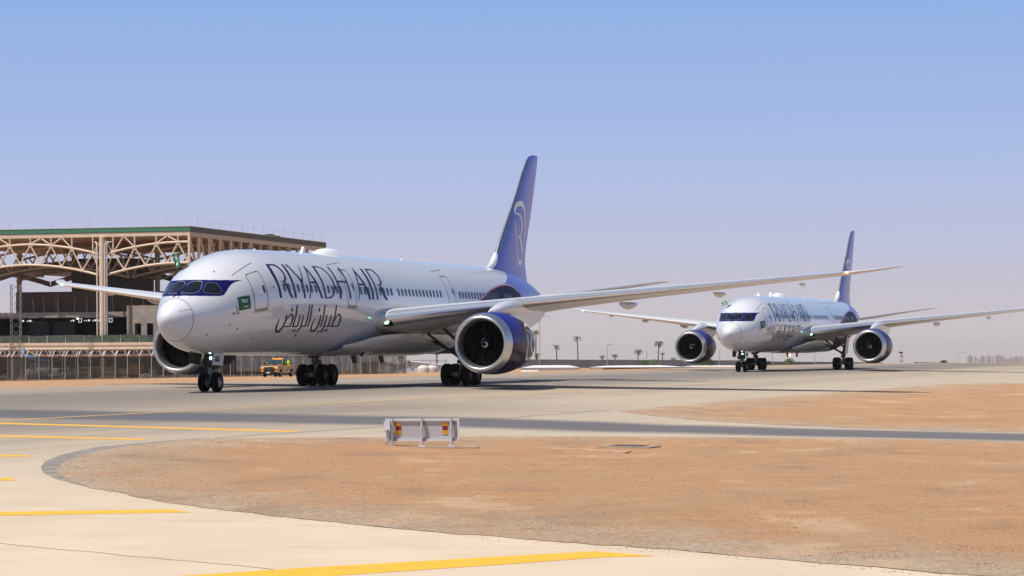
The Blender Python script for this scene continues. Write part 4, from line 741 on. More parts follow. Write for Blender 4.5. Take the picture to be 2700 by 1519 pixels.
    # the fat fairing that blends into the leading edge
    py.tube([(-22.5, ey, 4.28), (-23.3, ey, 4.40), (-24.6, ey, 4.56), (-26.2, ey, 4.70), (-28, ey, 4.72), (-30, ey, 4.5)], [.04, .26, .42, .50, .46, .2], 14)
    py.build('engine_pylon', WHITE, AIR, 40)

# ---- tail surfaces
FS = [(6.6,50.6,0,8.6,.085,0),(8.3,51.35,0,7.2,.085,0),(8.95,51.85,0,6.7,.085,0),(12.5,55.4,0,4.65,.085,0),(15.9,58.72,0,2.72,.085,0),(16.3,59.25,0,2.3,.08,0),(16.5,59.95,0,1.62,.06,0),(16.56,60.7,0,.85,.03,0)]
FIN, fpt = loft('tail_fin', FS, PURPLE, AIR, 4, vertical=True, le=(8.95, 16.1), le_m=mat('fin_edge_metal', (.42,.42,.43), .3, 1.0), le_to=0.075)
d_ = MB(); d_.tube([(-49.5, 0, 7.86), (-50.4, 0, 7.92), (-51.2, 0, 8.25), (-51.7, 0, 8.62), (-51.98, 0, 9.0)], [.03, .20, .27, .26, .16], 12); d_.build('dorsal_fillet', WHITE, FIN, 60)
fle = pchip([s[0] for s in FS], [s[1] for s in FS]); fch = pchip([s[0] for s in FS], [s[3] for s in FS])
def finsurf(x, z, off):
    t = max(0, min(1, (x - fle(z)) / fch(z))); c_ = fch(z)
    return Vector((-x, 5*.085*(.2969*sqrt(t)-.126*t-.3516*t*t+.2843*t**3-.103*t**4)*c_ + .03*c_*.02 + off + .012*c_*(1-(2*t-.9)**2)*(1 if t < .95 else 0), z))
for poly in FINLOGO: decal('fin_emblem', [poly], finsurf, .012, FWHITE, FIN, .3, .3)
HS = [(0.4,54.4,5.85,6.6,.085,0),(1.3,55.35,5.88,5.7,.085,0),(5.5,58.2,6.5,3.6,.08,0),(9.0,60.5,7.02,1.95,.08,0),(9.6,60.95,7.11,1.5,.07,0),(9.9,61.6,7.16,.8,.05,0)]
for sd in (1, -1):
    if sd == 1: ho, hp = loft('horizontal_stabilizer', HS, GREYW, AIR, 4, le=(1.6, 9.6), le_m=SILVER)
    else:
        hm2 = ho.data.copy()
        for v in hm2.vertices: v.co.y *= -1
        hm2.flip_normals(); h2 = link('horizontal_stabilizer', hm2, AIR); lm = ho.children[0].data.copy()
        for v in lm.vertices: v.co.y *= -1
        lm.flip_normals(); link('leading_edge', lm, h2)
m_ = MB(); m_.ball((-55.9, 1.55, 5.9), .36, 12, sc=(1.6, .7, .7)); m_.build('stabilizer_root', WHITE, AIR, 60)

# ---- undercarriage
def wheel_meshes(R, w, rr):
    t = MB(); hw = w/2
    t.lathe([(-hw*.82, rr*.98), (-hw*.98, rr*1.06), (-hw, rr+(R-rr)*.35), (-hw*.93, rr+(R-rr)*.7), (-hw*.75, R*.965), (-hw*.5, R), (0, R*1.004), (hw*.5, R), (hw*.75, R*.965), (hw*.93, rr+(R-rr)*.7), (hw, rr+(R-rr)*.35), (hw*.98, rr*1.06), (hw*.82, rr*.98)], (0, 0, 0), 'y', 36)
    for y in (-.42, -.14, .14, .42): pass
    r_ = MB(); r_.lathe([(-hw*.7, 0.0), (-hw*.7, rr*.30), (-hw*.45, rr*.42), (-hw*.45, rr*.80), (-hw*.86, rr*.93), (-hw*.86, rr*1.02)], (0, 0, 0), 'y', 28)
    r_.lathe([(hw*.62, 0.0), (hw*.78, rr*.12), (hw*.78, rr*.30), (hw*.40, rr*.42), (hw*.40, rr*.80), (hw*.86, rr*.93), (hw*.86, rr*1.02)], (0, 0, 0), 'y', 28)
    return t.mesh('tyre', TYRE, 50), r_
NT_, nr = wheel_meshes(.515, .40, .27); NR_ = nr.mesh('rim', RIM, 40)
MT_, mr = wheel_meshes(.675, .53, .31); MR_ = mr.mesh('rim', mat('main_rim', (.16,.16,.17), .5, .5), 40)
g = MB(); gx = -5.35
g.tube([(gx, 0, .5), (gx, 0, 1.0)], .085, 12); g.tube([(gx, 0, .95), (gx, 0, 2.4)], .14, 12, mi=0)
g.tube([(gx, -.38, .515), (gx, .38, .515)], .07, 10)
NG = g.build('nose_gear', STRUT, AIR, 50)
g = MB(); g.tube([(gx, 0, 1.15), (gx-1.3, 0, 2.25)], .07, 8); g.bar((gx-.22, 0, .55), (gx-.42, 0, .95), .16, .07); g.bar((gx-.42, 0, .95), (gx-.16, 0, 1.25), .16, .07)
for yy in (-.3, .3): g.tube([(gx+.1, yy*.5, 1.25), (gx+.05, yy, 1.7), (gx, yy*.9, 2.2)], .05, 6)

for k in range(7):
    yy = -.36 + .12*k; g.tube([(gx+.24, yy, 1.30+.04*(k % 3)), (gx+.34, yy*1.1, 1.55), (gx+.2, yy*.8, 1.85), (gx+.05, yy*.6, 2.15)], .022, 5)
for yy in (-.42, .42): g.tube([(gx+.15, yy*.4, 1.15), (gx+.18, yy, 1.40), (gx-.05, yy, 1.75)], .035, 6)
g.tube([(gx+.12, .05, .62), (gx+.16, .09, .9), (gx+.14, .06, 1.25)], .018, 5); g.tube([(gx+.12, -.06, .62), (gx+.18, -.10, .95), (gx+.14, -.08, 1.25)], .018, 5)
g.tube([(gx+.1, -.45, 2.0), (gx+.6, -.58, 1.75)], .03, 5); g.box(gx+.2, gx+.3, -.12, .08, 1.42, 1.60); g.box(gx-.2, gx+.2, -.30, .30, 1.30, 1.58); g.box(gx-.3, gx+.1, -.22, .22, 1.62, 2.3); g.build('steering_unit', DARKM, NG)
for yy in (-.3, .3):
    g = MB(); g.ball((gx+.28, yy, 1.45), .10, 10); g.build('taxi_lamp', LINE, NG, 60)
g = MB(); g.ball((gx+.22, .12, 1.80), .085, 10, sc=(.6, 1, 1)); g.build('taxi_lamp', LAMP, NG, 60)
g = MB(); g.prism([(gx+1.15, -.02, 1.93), (gx-1.0, -.02, 1.93), (gx-1.0, -.02, 2.02), (gx+1.15, -.02, 2.06)], (0, .04, 0))
for yy in (-.365, .365):
    o_ = link('tyre', NT_, NG); o_.location = (gx, yy, .515); o_ = link('rim', NR_, NG); o_.location = (gx, yy, .515)
    if yy < 0: o_.rotation_euler = (0, 0, pi)
# doors: a dark one seen from inside on the far side, the white lettered one on the near side
g = MB(); g.prism([(-4.07, -.60, 2.10), (-5.63, -.60, 2.02), (-5.45, -.66, 1.46), (-4.2, -.66, 1.52)], (0, -.04, 0)); g.build('gear_door', DARKM, NG)
g = MB(); g.prism([(-4.51, .60, 2.08), (-5.31, .60, 2.045), (-5.05, .62, 1.41), (-4.21, .62, 1.44)], (0, .04, 0)); GD = g.build('gear_door', WHITE, NG); GD['label'] = 'white nose gear door lettered AA'
g = MB(); g.prism([(-5.335, .60, 2.045), (-5.73, .60, 2.02), (-5.45, .62, 1.39), (-5.075, .62, 1.41)], (0, .04, 0)); g.build('gear_door', WHITE, NG)
g = MB()
for ox in (0.0, .30):
    for a, b in (((-4.47-ox, 1.60), (-4.67-ox, 1.92)), ((-4.67-ox, 1.92), (-4.72-ox, 1.58)), ((-4.56-ox, 1.69), (-4.70-ox, 1.685))):
        g.bar((a[0], .668, a[1]), (b[0], .668, b[1]), .05, .012, up=(0, 1, 0))
g.build('door_letters', INKA, NG)
for sd in (1, -1):
    cx_, cyy = -31.23, sd*4.85
    g = MB(); g.bar((cx_+.95, cyy, .68), (cx_-.95, cyy, .68), .24, .26)
    for ax in (.735, -.735): g.tube([(cx_+ax, cyy-.72, .675), (cx_+ax, cyy+.72, .675)], .10, 10)
    g.tube([(cx_, cyy, .7), (cx_, cyy+sd*.08, 1.55)], .15, 12); g.tube([(cx_, cyy+sd*.08, 1.5), (cx_+.05, cyy+sd*.45, 3.7)], .21, 12)
    MG = g.build('main_gear', STRUT, AIR, 50)
    g = MB(); g.tube([(cx_, cyy+sd*.12, 1.75), (cx_+.1, cyy-sd*2.3, 3.0)], .10, 8); g.tube([(cx_, cyy+sd*.2, 2.3), (cx_+2.2, cyy-sd*.3, 3.5)], .10, 8); g.tube([(cx_, cyy+sd*.12, 1.55), (cx_+1.9, cyy-sd*1.5, 3.2)], .08, 8)
    g.bar((cx_-.30, cyy, .95), (cx_-.5, cyy, 1.3), .2, .08); g.bar((cx_-.5, cyy, 1.3), (cx_-.2, cyy+sd*.1, 1.7), .2, .08)
    for k in range(5): g.tube([(cx_+.2-.05*k, cyy+sd*(.22+.03*k), 1.2+.1*k), (cx_+.28, cyy+sd*(.35-.1*k), 1.9), (cx_+.15, cyy+sd*.4, 3.0)], .022, 5)
    g.box(cx_-.2, cx_+.2, cyy-.2, cyy+.2, 1.35, 1.6); g.build('side_brace', DARKM, MG)
    g = MB(); g.prism([(cx_+.75, cyy+sd*.55, 3.6), (cx_-.75, cyy+sd*.55, 3.6), (cx_-.7, cyy+sd*.33, 1.75), (cx_+.7, cyy+sd*.33, 1.75)], (0, sd*.05, 0)); g.build('gear_door', GREYW, MG)
    for ax in (.735, -.735):
        for yy in (-.655, .655):
            o_ = link('tyre', MT_, MG); o_.location = (cx_+ax, cyy+yy, .675); o_ = link('rim', MR_, MG); o_.location = (cx_+ax, cyy+yy, .675)
            if yy < 0: o_.rotation_euler = (0, 0, pi)
    g = MB()
    for k in range(5): g.box(cx_+.735-.02, cx_+.735+.0, 0, 0, 0, 0) if False else None
PLN2 = copy_tree(AIR)
def place(o, X, Y, a):
    a = radians(a); o.location = (X, Y, 0.008); o.rotation_euler = (0, 0, atan2(-cos(a), -sin(a)))
place(AIR, -17.761, 130.989, 18.682); place(PLN2, 21.26, 251.018, 19.199)
tag(AIR, 'nearer white airliner with violet tail, taxiing across the left half of the picture', 'airliner', 'two airliners taxiing in line')
tag(PLN2, 'farther white airliner with violet tail, following behind on the right', 'airliner', 'two airliners taxiing in line')
# lit anti-collision lamps on the far aircraft only
for p, nm in (((-12.4, 0, fT(sqrt(12.4)) + .06), 'beacon'), ((-26.5, 0, 1.62), 'beacon')):
    g = MB(); g.ball(p, .13, 8); g.build(nm, LAMPR, PLN2)
def cabin_flag(root, x, y, z, lean, drape, label):
    """national flag held out of the roof hatch on a short red staff"""
    o = bpy.data.objects.new('flag', None); COL.objects.link(o); o.matrix_world = root.matrix_basis @ Matrix.Translation((-x, y, z)); o['label'] = label; o['category'] = 'flag'; o['group'] = 'flags held out of the cockpit roofs'
    s_ = MB(); tip = Vector(lean); s_.tube([(0, 0, 0), tip], .018, 6); s_.build('flag_staff', RED, o)
    c_ = MB(); nu, nv = 12, 6
    for i in range(nu + 1):
        u = i/nu
        for j in range(nv + 1):
            v = j/nv; b = tip * (0.25 + .75*v)
            c_.v.append(tuple(b + Vector(drape) * u + Vector((.10*sin(5*u+2*v), .09*sin(7*u+1.5*v)*u + .03, .05*sin(4*u)))))
    for i in range(nu):
        for j in range(nv):
            mi = 1 if (3 <= i <= 8 and j in (3, 4) and (i + j) % 2 == 0) or (4 <= i <= 7 and j == 1) else 0
            c_.f.append((i*(nv+1)+j, i*(nv+1)+j+1, (i+1)*(nv+1)+j+1, (i+1)*(nv+1)+j)); c_.m.append(mi)
    c_.build('flag_cloth', [mat('flag_cloth_green', (.008,.30,.11), .7), FWHITE], o, 60)
cabin_flag(AIR, 4.45, -1.24, 6.50, (0.02, -0.26, 0.90), (0.10, -0.26, -0.28), 'green flag held out of the cockpit roof of the nearer airliner')
cabin_flag(PLN2, 4.45, -1.10, 6.62, (0.02, -0.30, 0.52), (0.05, -0.52, -0.20), 'green flag held out of the cockpit roof of the farther airliner')

# ------------------------------------------------------------------ terminal under construction (local x to the right along the front, y into the building, corner at 0,0)
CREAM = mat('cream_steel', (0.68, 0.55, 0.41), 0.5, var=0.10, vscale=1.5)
CREAMD = mat('cream_steel_dark', (0.50, 0.39, 0.28), 0.6, var=0.15, vscale=1.2)  # darker cream; on the inner trusses their shade is put into this colour
GRNET = mat('green_fascia_net', (0.045, 0.19, 0.115), 0.8, var=0.35, vscale=6)
GRYNET = mat('grey_green_net', (0.11, 0.12, 0.10), 0.85, var=0.25, vscale=5)
DECK = mat('roof_deck', (0.15, 0.105, 0.07), 0.6, var=0.2, vscale=2)
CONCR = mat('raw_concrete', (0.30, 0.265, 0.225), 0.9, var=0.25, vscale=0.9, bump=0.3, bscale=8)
CONCD = mat('dark_concrete', (0.085, 0.07, 0.055), 0.9, var=0.3, vscale=1.2)  # darker concrete tone, mainly for the inner parts of the hall
BRICK = mat('dark_blockwork', (0.060, 0.042, 0.032), 0.95, var=0.35, vscale=3, bump=0.3, bscale=6)
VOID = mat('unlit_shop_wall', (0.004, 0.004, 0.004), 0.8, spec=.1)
PIPE = mat('galvanised_pipe', (0.50, 0.47, 0.43), 0.6, 0.1, var=0.1)
GLASSG = mat('green_glass', (0.065, 0.09, 0.068), 0.15, var=.4, vscale=1.5)
SIGNW = mat('lit_sign_face', (0.8, 0.8, 0.8), 0.4, emit=(1, 1, 1), estr=0.7)
LAMPW = mat('lit_white_lamp', (0.8, 0.9, 0.95), 0.4, emit=(0.8, 0.95, 1), estr=4)
ORANGE = mat('orange_soil', (0.36, 0.16, 0.06), 0.95, var=0.35, vscale=1.5)
TB = -0.62
TER = empty('terminal_building', (-41.5, 330, TB), radians(-15.3), 'unfinished terminal hall with cream arched roof trusses and a green fascia, left background', 'building')
def TZ(z): return z - TB      # heights above the airfield level
def part(name, m, fn, parent=TER, smooth=None):
    b_ = MB(); fn(b_); return b_.build(name, m, parent, smooth)
# roof
RX0, RX1, RY1 = -46.0, 0.0, 52.4
part('roof_deck', DECK, lambda b: b.box(RX0, RX1-.1, .1, RY1-.1, TZ(17.75), TZ(17.95)))
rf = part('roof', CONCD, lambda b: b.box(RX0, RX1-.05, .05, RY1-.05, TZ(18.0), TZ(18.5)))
part('green_fascia', GRNET, lambda b: b.box(RX0, RX1+.06, -.12, .0, TZ(17.98), TZ(18.56)), rf)
part('grey_fascia', GRYNET, lambda b: b.box(RX1, RX1+.10, .0, RY1, TZ(17.90), TZ(18.56)), rf)
part('parapet_cap', CREAMD, lambda b: (b.box(RX0, RX1+.10, -.16, .04, TZ(18.563), TZ(18.63)), b.box(RX1-.06, RX1+.14, .05, RY1, TZ(18.563), TZ(18.63))), rf)
part('eaves_beam', CREAM, lambda b: b.box(RX0, RX1, -.05, .35, TZ(17.42), TZ(17.93)))
part('eaves_beam', CREAMD, lambda b: b.box(RX1-.4, RX1+.03, .36, RY1, TZ(17.30), TZ(17.88)))
for k in range(26):
    part('roof_purlin', CREAMD, lambda b: b.box(RX0, RX1-.45, 2.0*k+1.0, 2.0*k+1.16, TZ(17.45), TZ(17.745)))
# columns with rainwater pipes
def column(x, y, r=.36, mt=CREAM):
    c_ = part('column', mt, lambda b: b.tube([(x, y, 0), (x, y, TZ(17.4))], r, 20), smooth=50)
    return c_
column(-12.25, -.15)
for dx, r in ((-.62, .12), (.50, .13), (.78, .08)):
    part('rainwater_pipe', PIPE, lambda b: b.tube([(-12.25+dx, -.35, TZ(2)), (-12.25+dx, -.35, TZ(16.3)), (-12.25+dx*1.25, -.2, TZ(16.7)), (-12.25+dx*1.7, .0, TZ(16.75))], r, 8), smooth=50)
for x in (-12.25, -33.0):
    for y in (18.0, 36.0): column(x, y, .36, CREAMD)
# arched trusses
def arch(u):      # u: distance from the column towards mid-span, 0..11.5
    t = u / 11.3; return 1 - (1 - min(t, 1.0)) ** 2
def truss(y, mt, detail=True):
    up = lambda x: 15.05 + 1.55 * arch(abs(abs(x) - 12.25) if abs(x) < 23 else abs(33.6 - abs(x))); lo = lambda x: 12.30 + 1.62 * arch(abs(abs(x) - 12.25) if abs(x) < 23 else abs(33.6 - abs(x)))
    spans = ([-0.1 - k*(11.9/8) for k in range(9)], [-12.5 - k*(20.9/14) for k in range(15)])
    for xs_ in spans:
        part('truss_chord', mt, lambda b: b.tube([(x, y, TZ(up(x))) for x in xs_], .15, 8), smooth=60)
        part('truss_chord', mt, lambda b: b.tube([(x, y, TZ(lo(x))) for x in xs_], .16, 8), smooth=60)
    ups = [-1.65, -4.68, -7.71, -10.75] + [-13.6 - 2.97*k for k in range(7)]; los = [-.25, -3.15, -6.2, -9.2, -11.95] + [-12.55] + [-15.1 - 2.97*k for k in range(6)]
    for x in ups:
        nb = sorted(los, key=lambda q_: abs(q_ - x))[:2]
        for l in nb:
            if abs(l - x) < 2.2: part('truss_diagonal', mt, lambda b: b.tube([(x, y, TZ(up(x)-.1)), (l, y, TZ(lo(l)+.08))], .105, 7), smooth=60)
        if detail:
            part('gusset_plate', CREAMD, lambda b: b.box(x-.30, x+.30, y-.10, y+.06, TZ(up(x)-.42), TZ(up(x)+.18)))
            part('truss_post', mt, lambda b: (b.tube([(x, y, TZ(up(x)+.1)), (x, y, TZ(17.42))], .11, 8), b.tube([(x, y, TZ(up(x)+.62)), (x, y, TZ(up(x)+.70))], .17, 8)), smooth=50)
            for s_ in (-1, 1):
                if s_*1 == 1 and x > -2: continue
                part('roof_strut', mt, lambda b: b.tube([(x + s_*.2, y, TZ(up(x)+.15)), (x + s_*1.42, y, TZ(17.35))], .10, 7), smooth=60) if (round((x+50)/2.97) + (s_ > 0)) % 3 != 0 else None
    if detail:
        for l in los: part('gusset_plate', mt, lambda b: b.box(l-.24, l+.24, y-.12, y+.05, TZ(lo(l)-.10), TZ(lo(l)+.32)))
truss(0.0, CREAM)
truss(9.0, CREAMD, False)  # inner copies of the front truss, shade painted in by the darker cream
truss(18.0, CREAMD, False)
part('corner_post', CREAM, lambda b: b.box(-.28, .02, -.12, .18, TZ(13.85), TZ(17.41)))
# side frame running back from the corner
for k in range(14):
    y = 3.3 + 3.72*k
    if y > 52: break
    part('side_post', CREAM if k < 6 else CREAMD, lambda b: b.box(-.3, .0, y-.17, y+.17, TZ(12.0), TZ(17.29)))
    if k % 2 == 0 or k < 4: part('side_brace', CREAMD, lambda b: b.bar((-.15, y - 3.2, TZ(17.2)), (-.15, y - .3, TZ(12.8)), .22, .26, up=(1, 0, 0)))
    else: part('side_brace', CREAMD, lambda b: b.bar((-.15, y - .4, TZ(17.2)), (-.15, y - 3.2, TZ(12.8)), .22, .26, up=(1, 0, 0)))
part('side_chord', CREAMD, lambda b: b.box(-.35, .05, .2, RY1, TZ(11.8), TZ(12.15)))
# shallow vaults and ribs under the roof, deeper in
for y, zz in ((12.0, 12.6), (28.0, 12.2)):
    for c0, c1 in ((-12.0, 0.0), (-33.0, -12.6), (-53.5, -33.1)):
        def vault(b):
            n_ = 14
            for i in range(n_+1):
                x = c0 + (c1-c0)*i/n_; t = (x - c0)/(c1 - c0); rise = (1.9*sin(pi*t) if c1 < -5 else 1.9*sin(pi*t/2))
                b.v += [(x, y, TZ(zz-.4+rise)), (x, y, TZ(zz+.35+rise)), (x, y+.5, TZ(zz-.2+rise))]
            for i in range(n_): b.f += [(3*i, 3*i+1, 3*i+4, 3*i+3), (3*i, 3*i+3, 3*i+5, 3*i+2)]; b.m += [0, 0]
        part('ceiling_vault', DECK, vault)
for k in range(9):
    part('ceiling_rib', CREAMD, lambda b: b.box(-45+5*k, -44.6+5*k, 10, 50, TZ(13.9), TZ(14.4)))
part('sprinkler_main', mat('red_pipe', (.30,.03,.02), .5), lambda b: b.tube([(-24, 3.5, TZ(16.75)), (-2, 3.5, TZ(16.95))], .09, 6))
# lift and stair core, upper blockwork, slabs
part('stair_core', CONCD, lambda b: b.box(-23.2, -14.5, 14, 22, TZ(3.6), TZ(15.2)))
part('upper_wall', BRICK, lambda b: b.box(-26.6, -14.35, 4.0, 4.5, TZ(7.72), TZ(10.45)))
part('upper_wall', BRICK, lambda b: b.box(-13.6, 2.0, 4.0, 4.5, TZ(7.72), TZ(10.35)))
part('wall_pier', CONCD, lambda b: b.box(-14.35, -13.6, 3.85, 4.6, TZ(7.72), TZ(10.40)))
part('wall_pier', CONCD, lambda b: b.box(-20.9, -20.2, 3.85, 3.995, TZ(7.72), TZ(10.40)))
part('floor_slab', CONCR, lambda b: b.box(-46, 2, 3.2, 40, TZ(7.0), TZ(7.71)))
part('floor_slab', CONCD, lambda b: b.box(-46, 3, -1.2, 40, TZ(3.0), TZ(3.55)))
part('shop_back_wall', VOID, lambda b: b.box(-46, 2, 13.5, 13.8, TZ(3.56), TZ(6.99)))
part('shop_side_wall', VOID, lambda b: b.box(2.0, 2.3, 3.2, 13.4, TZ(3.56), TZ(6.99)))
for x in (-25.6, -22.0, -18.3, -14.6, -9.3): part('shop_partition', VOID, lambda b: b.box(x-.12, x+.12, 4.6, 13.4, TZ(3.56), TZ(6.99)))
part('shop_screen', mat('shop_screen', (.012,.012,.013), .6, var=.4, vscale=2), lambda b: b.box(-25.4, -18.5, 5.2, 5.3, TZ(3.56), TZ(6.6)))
# white shop signs on the dark fronts: small frames and short strokes
def sign_marks(x, kinds):
    def f(b):
        xx = x
        for k_ in kinds:
            if k_ == 'o':
                for q0, q1, z0, z1 in ((0, .5, 6.35, 6.42), (0, .5, 6.83, 6.9), (0, .07, 6.42, 6.83), (.43, .5, 6.42, 6.83)): b.box(xx+q0, xx+q1, 4.9, 4.93, TZ(z0), TZ(z1))
                xx += .85
            elif k_ == '.': b.box(xx, xx+.10, 4.9, 4.93, TZ(6.5), TZ(6.68)); xx += .26
            elif k_ == '-': b.box(xx, xx+.30, 4.9, 4.93, TZ(6.52), TZ(6.74)); xx += .36
            else: xx += .3
    return f
for x, s_ in ((-26.2, '--.-.'), (-19.1, '.-.'), (-18.0, 'o..- .----- o'), (-12.6+2.0, 'o. .-. .---')):
    part('shop_sign', SIGNW, sign_marks(x, s_))
part('work_lamp', LAMPW, lambda b: b.ball((-17.3, 3.1, TZ(6.85)), .13, 8, sc=(1.3, .6, .7)))
# block house in front, with two door openings
def bh(x0, x1, z0, z1, y0=.4, y1=.7, mt=CONCR): part('block_wall', mt, lambda b: b.box(x0, x1, y0, y1, TZ(z0), TZ(z1)))
bh(-9.05, -7.95, 3.56, 8.45); bh(-7.05, -6.25, 3.56, 6.12); bh(-5.35, -4.6, 3.56, 6.12); bh(-3.7, 2.0, 3.56, 6.12); bh(-7.949, 2.0, 6.121, 8.45)
part('block_roof', CONCR, lambda b: b.box(-9.05, 2.0, .701, 3.9, TZ(8.2), TZ(8.44)))
part('block_side_wall', CONCR, lambda b: b.box(-9.05, -8.75, .701, 3.9, TZ(3.56), TZ(8.19)))
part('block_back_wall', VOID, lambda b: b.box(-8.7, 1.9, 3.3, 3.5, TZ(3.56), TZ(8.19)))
part('pilaster', CONCD, lambda b: b.box(-8.75, -8.35, .30, .398, TZ(3.56), TZ(8.45)))
# edge beam, glass balustrade
part('edge_beam', CREAM, lambda b: (b.box(-46, 3, -1.7, -1.25, TZ(2.85), TZ(3.30)), b.box(-46, 3, -1.78, -1.2, TZ(3.301), TZ(3.64)), b.box(-46, 3, -1.8, -1.2, TZ(2.74), TZ(2.849))))
for x in (-38, -24.4, -13.2, -2.0):
    for d in (-.25, 0, .25): part('beam_stiffener', CREAMD, lambda b: b.box(x+d-.05, x+d+.05, -1.84, -1.701, TZ(2.85), TZ(3.62)))
for k in range(18):
    x = -45.5 + 2.6*k
    part('glass_panel', GLASSG, lambda b: b.box(x+.06, x+2.5, -1.42, -1.40, TZ(3.68), TZ(4.56 + .05*((k*7) % 3))))
    part('balustrade_post', CREAMD, lambda b: b.box(x-.03, x+.03, -1.45, -1.38, TZ(3.64), TZ(4.62)))
# ground floor
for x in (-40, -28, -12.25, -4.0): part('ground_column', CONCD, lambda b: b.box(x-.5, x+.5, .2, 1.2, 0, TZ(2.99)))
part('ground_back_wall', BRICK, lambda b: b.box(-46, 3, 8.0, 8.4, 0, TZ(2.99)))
part('steel_soffit', mat('rusty_steel', (.17,.08,.035), .8, var=.4, vscale=2), lambda b: (b.box(-46, 3, -1.1, -.7, TZ(2.45), TZ(2.70)), b.box(-46, 3, -.9, -.5, TZ(1.55), TZ(1.75))))
part('insulated_duct', mat('foil_duct', (.52,.45,.40), .45, .5, var=.25, vscale=3, bump=.5, bscale=3), lambda b: b.tube([(-46+1.0*k, -.85, TZ(2.02 + .03*((k*5) % 3 - 1))) for k in range(50)], .20, 10), smooth=60)
for x in (-42, -37.5, -31.7, -24.9, -15.0, -7.5, -1.5): part('duct_hanger', mat('rust_bracket', (.36,.18,.07), .8), lambda b: b.box(x-.14, x+.14, -1.12, -.66, TZ(1.56), TZ(2.44)))
# poles, wires and masts on the roof edge
for x in (-25.5, -19.3, -14.2, -3.3):
    part('edge_pole', CREAMD, lambda b: b.tube([(x, -.1, TZ(18.6)), (x, -.1, TZ(19.6))], .025, 5), rf)
for k in range(13):
    part('edge_pole', CREAMD, lambda b: b.tube([(.05, 2.5 + 4.0*k, TZ(18.6)), (.05, 2.5 + 4.0*k, TZ(19.6 if k % 4 else 20.3))], .022, 5), rf)
part('edge_wire', CONCD, lambda b: b.tube([(.05, 2.5 + 4.0*k/3, TZ(19.5 - .12*((k % 3) > 0))) for k in range(37)], .007, 3), rf)
part('roof_plant', GRYNET, lambda b: (b.box(-3, -1, 33, 36, TZ(18.63), TZ(18.9)), b.box(-2.4, -1.6, 33.5, 35, TZ(18.901), TZ(19.1))), rf)

# site clutter on the slabs
random.seed(31)
CL_ = [mat('clutter_%d' % k, c_, .85, var=.25) for k, c_ in enumerate(((.40,.33,.24), (.22,.20,.17), (.45,.43,.40), (.30,.14,.06), (.12,.16,.20)))]
for k in range(26):
    x = random.uniform(-27, -9.5); w_ = random.uniform(.2, .9); h_ = random.uniform(.25, 1.1); y = random.uniform(-.9, 2.6)
    part('stacked_material', CL_[k % 5], lambda b: b.box(x, x+w_, y, y+.5, TZ(3.56), TZ(3.56+h_)))
for k in range(14):
    x = -26 + 2.0*k + random.uniform(-.4, .4); part('steel_prop', CREAMD, lambda b: b.tube([(x, 3.4, TZ(7.72)), (x + random.uniform(-.2, .2), 3.4, TZ(8.9 + random.random()))], .03, 5))
for k in range(10):
    x = -27 + 2.6*k; z_ = 12.4 + .8*random.random(); part('hanging_cable', CONCD, lambda b: b.tube([(x, 5, TZ(17.4)), (x+.1, 5, TZ(z_)), (x+1.3, 5, TZ(z_-.5)), (x+2.4, 5, TZ(17.4))], .02, 4))
# lattice hoist and pale hoarding beyond the hall's left end
hm_ = MB()
for px_, py_ in ((0,0), (1.2,0), (1.2,1.2), (0,1.2)): hm_.tube([(px_, py_, 0), (px_, py_, 12)], .05, 5)
for k in range(12):
    for a, b in (((0,0),(1.2,0)), ((1.2,0),(1.2,1.2)), ((1.2,1.2),(0,1.2)), ((0,1.2),(0,0))): hm_.tube([(*a, k), (*b, k+1)], .03, 4)
ho_ = hm_.build('scaffold_tower', STRUT); ho_.location = (-65.5, 334, TB); tag(ho_, 'steel lattice scaffold tower at the left end of the unfinished hall', 'scaffold')

# ------------------------------------------------------------------ perimeter fences with razor wire
q = NT('fence_mesh')
bs = q.b; tr = q.t.nodes.new('ShaderNodeBsdfTransparent'); mx = q.t.nodes.new('ShaderNodeMixShader'); outn = q.t.nodes['Material Output']
bs.inputs['Base Color'].default_value = (0.085, 0.09, 0.068, 1); bs.inputs['Roughness'].default_value = 0.8
wob = q.map(q.noise(0.7, 4), 0.3, 0.7, 0.28, 0.48)
q.t.links.new(wob, mx.inputs[0]); q.t.links.new(tr.outputs[0], mx.inputs[1]); q.t.links.new(bs.outputs[0], mx.inputs[2]); q.t.links.new(mx.outputs[0], outn.inputs[0])
MESHM = q.m
GALV = mat('galvanised_steel', (0.72, 0.71, 0.68), 0.5, 0.0)
GALVD = mat('dull_galvanised', (0.30, 0.29, 0.28), 0.6, 0.1)
pm_ = MB(); pm_.tube([(0, 0, -.3), (0, 0, 2.45)], .04, 6); pm_.bar((0, 0, 2.42), (-.45, 0, 3.0), .07, .07, up=(0, 1, 0)); pm_.bar((0, 0, 2.42), (.45, 0, 3.0), .07, .07, up=(0, 1, 0))
POSTM = pm_.mesh('fence_post', GALV)
def coil(length, r, pitch, z, rnd):
    b_ = MB(); n_ = int(length / pitch * 12); pts = []
    for i in range(n_ + 1):
        a = 2*pi*i/12; rr = r * (1 + .12*sin(i*.37 + rnd)); pts.append((length*i/n_, rr*cos(a)*.8, z + rr*sin(a)))
    b_.tube(pts, .011, 3, cap=False); return b_
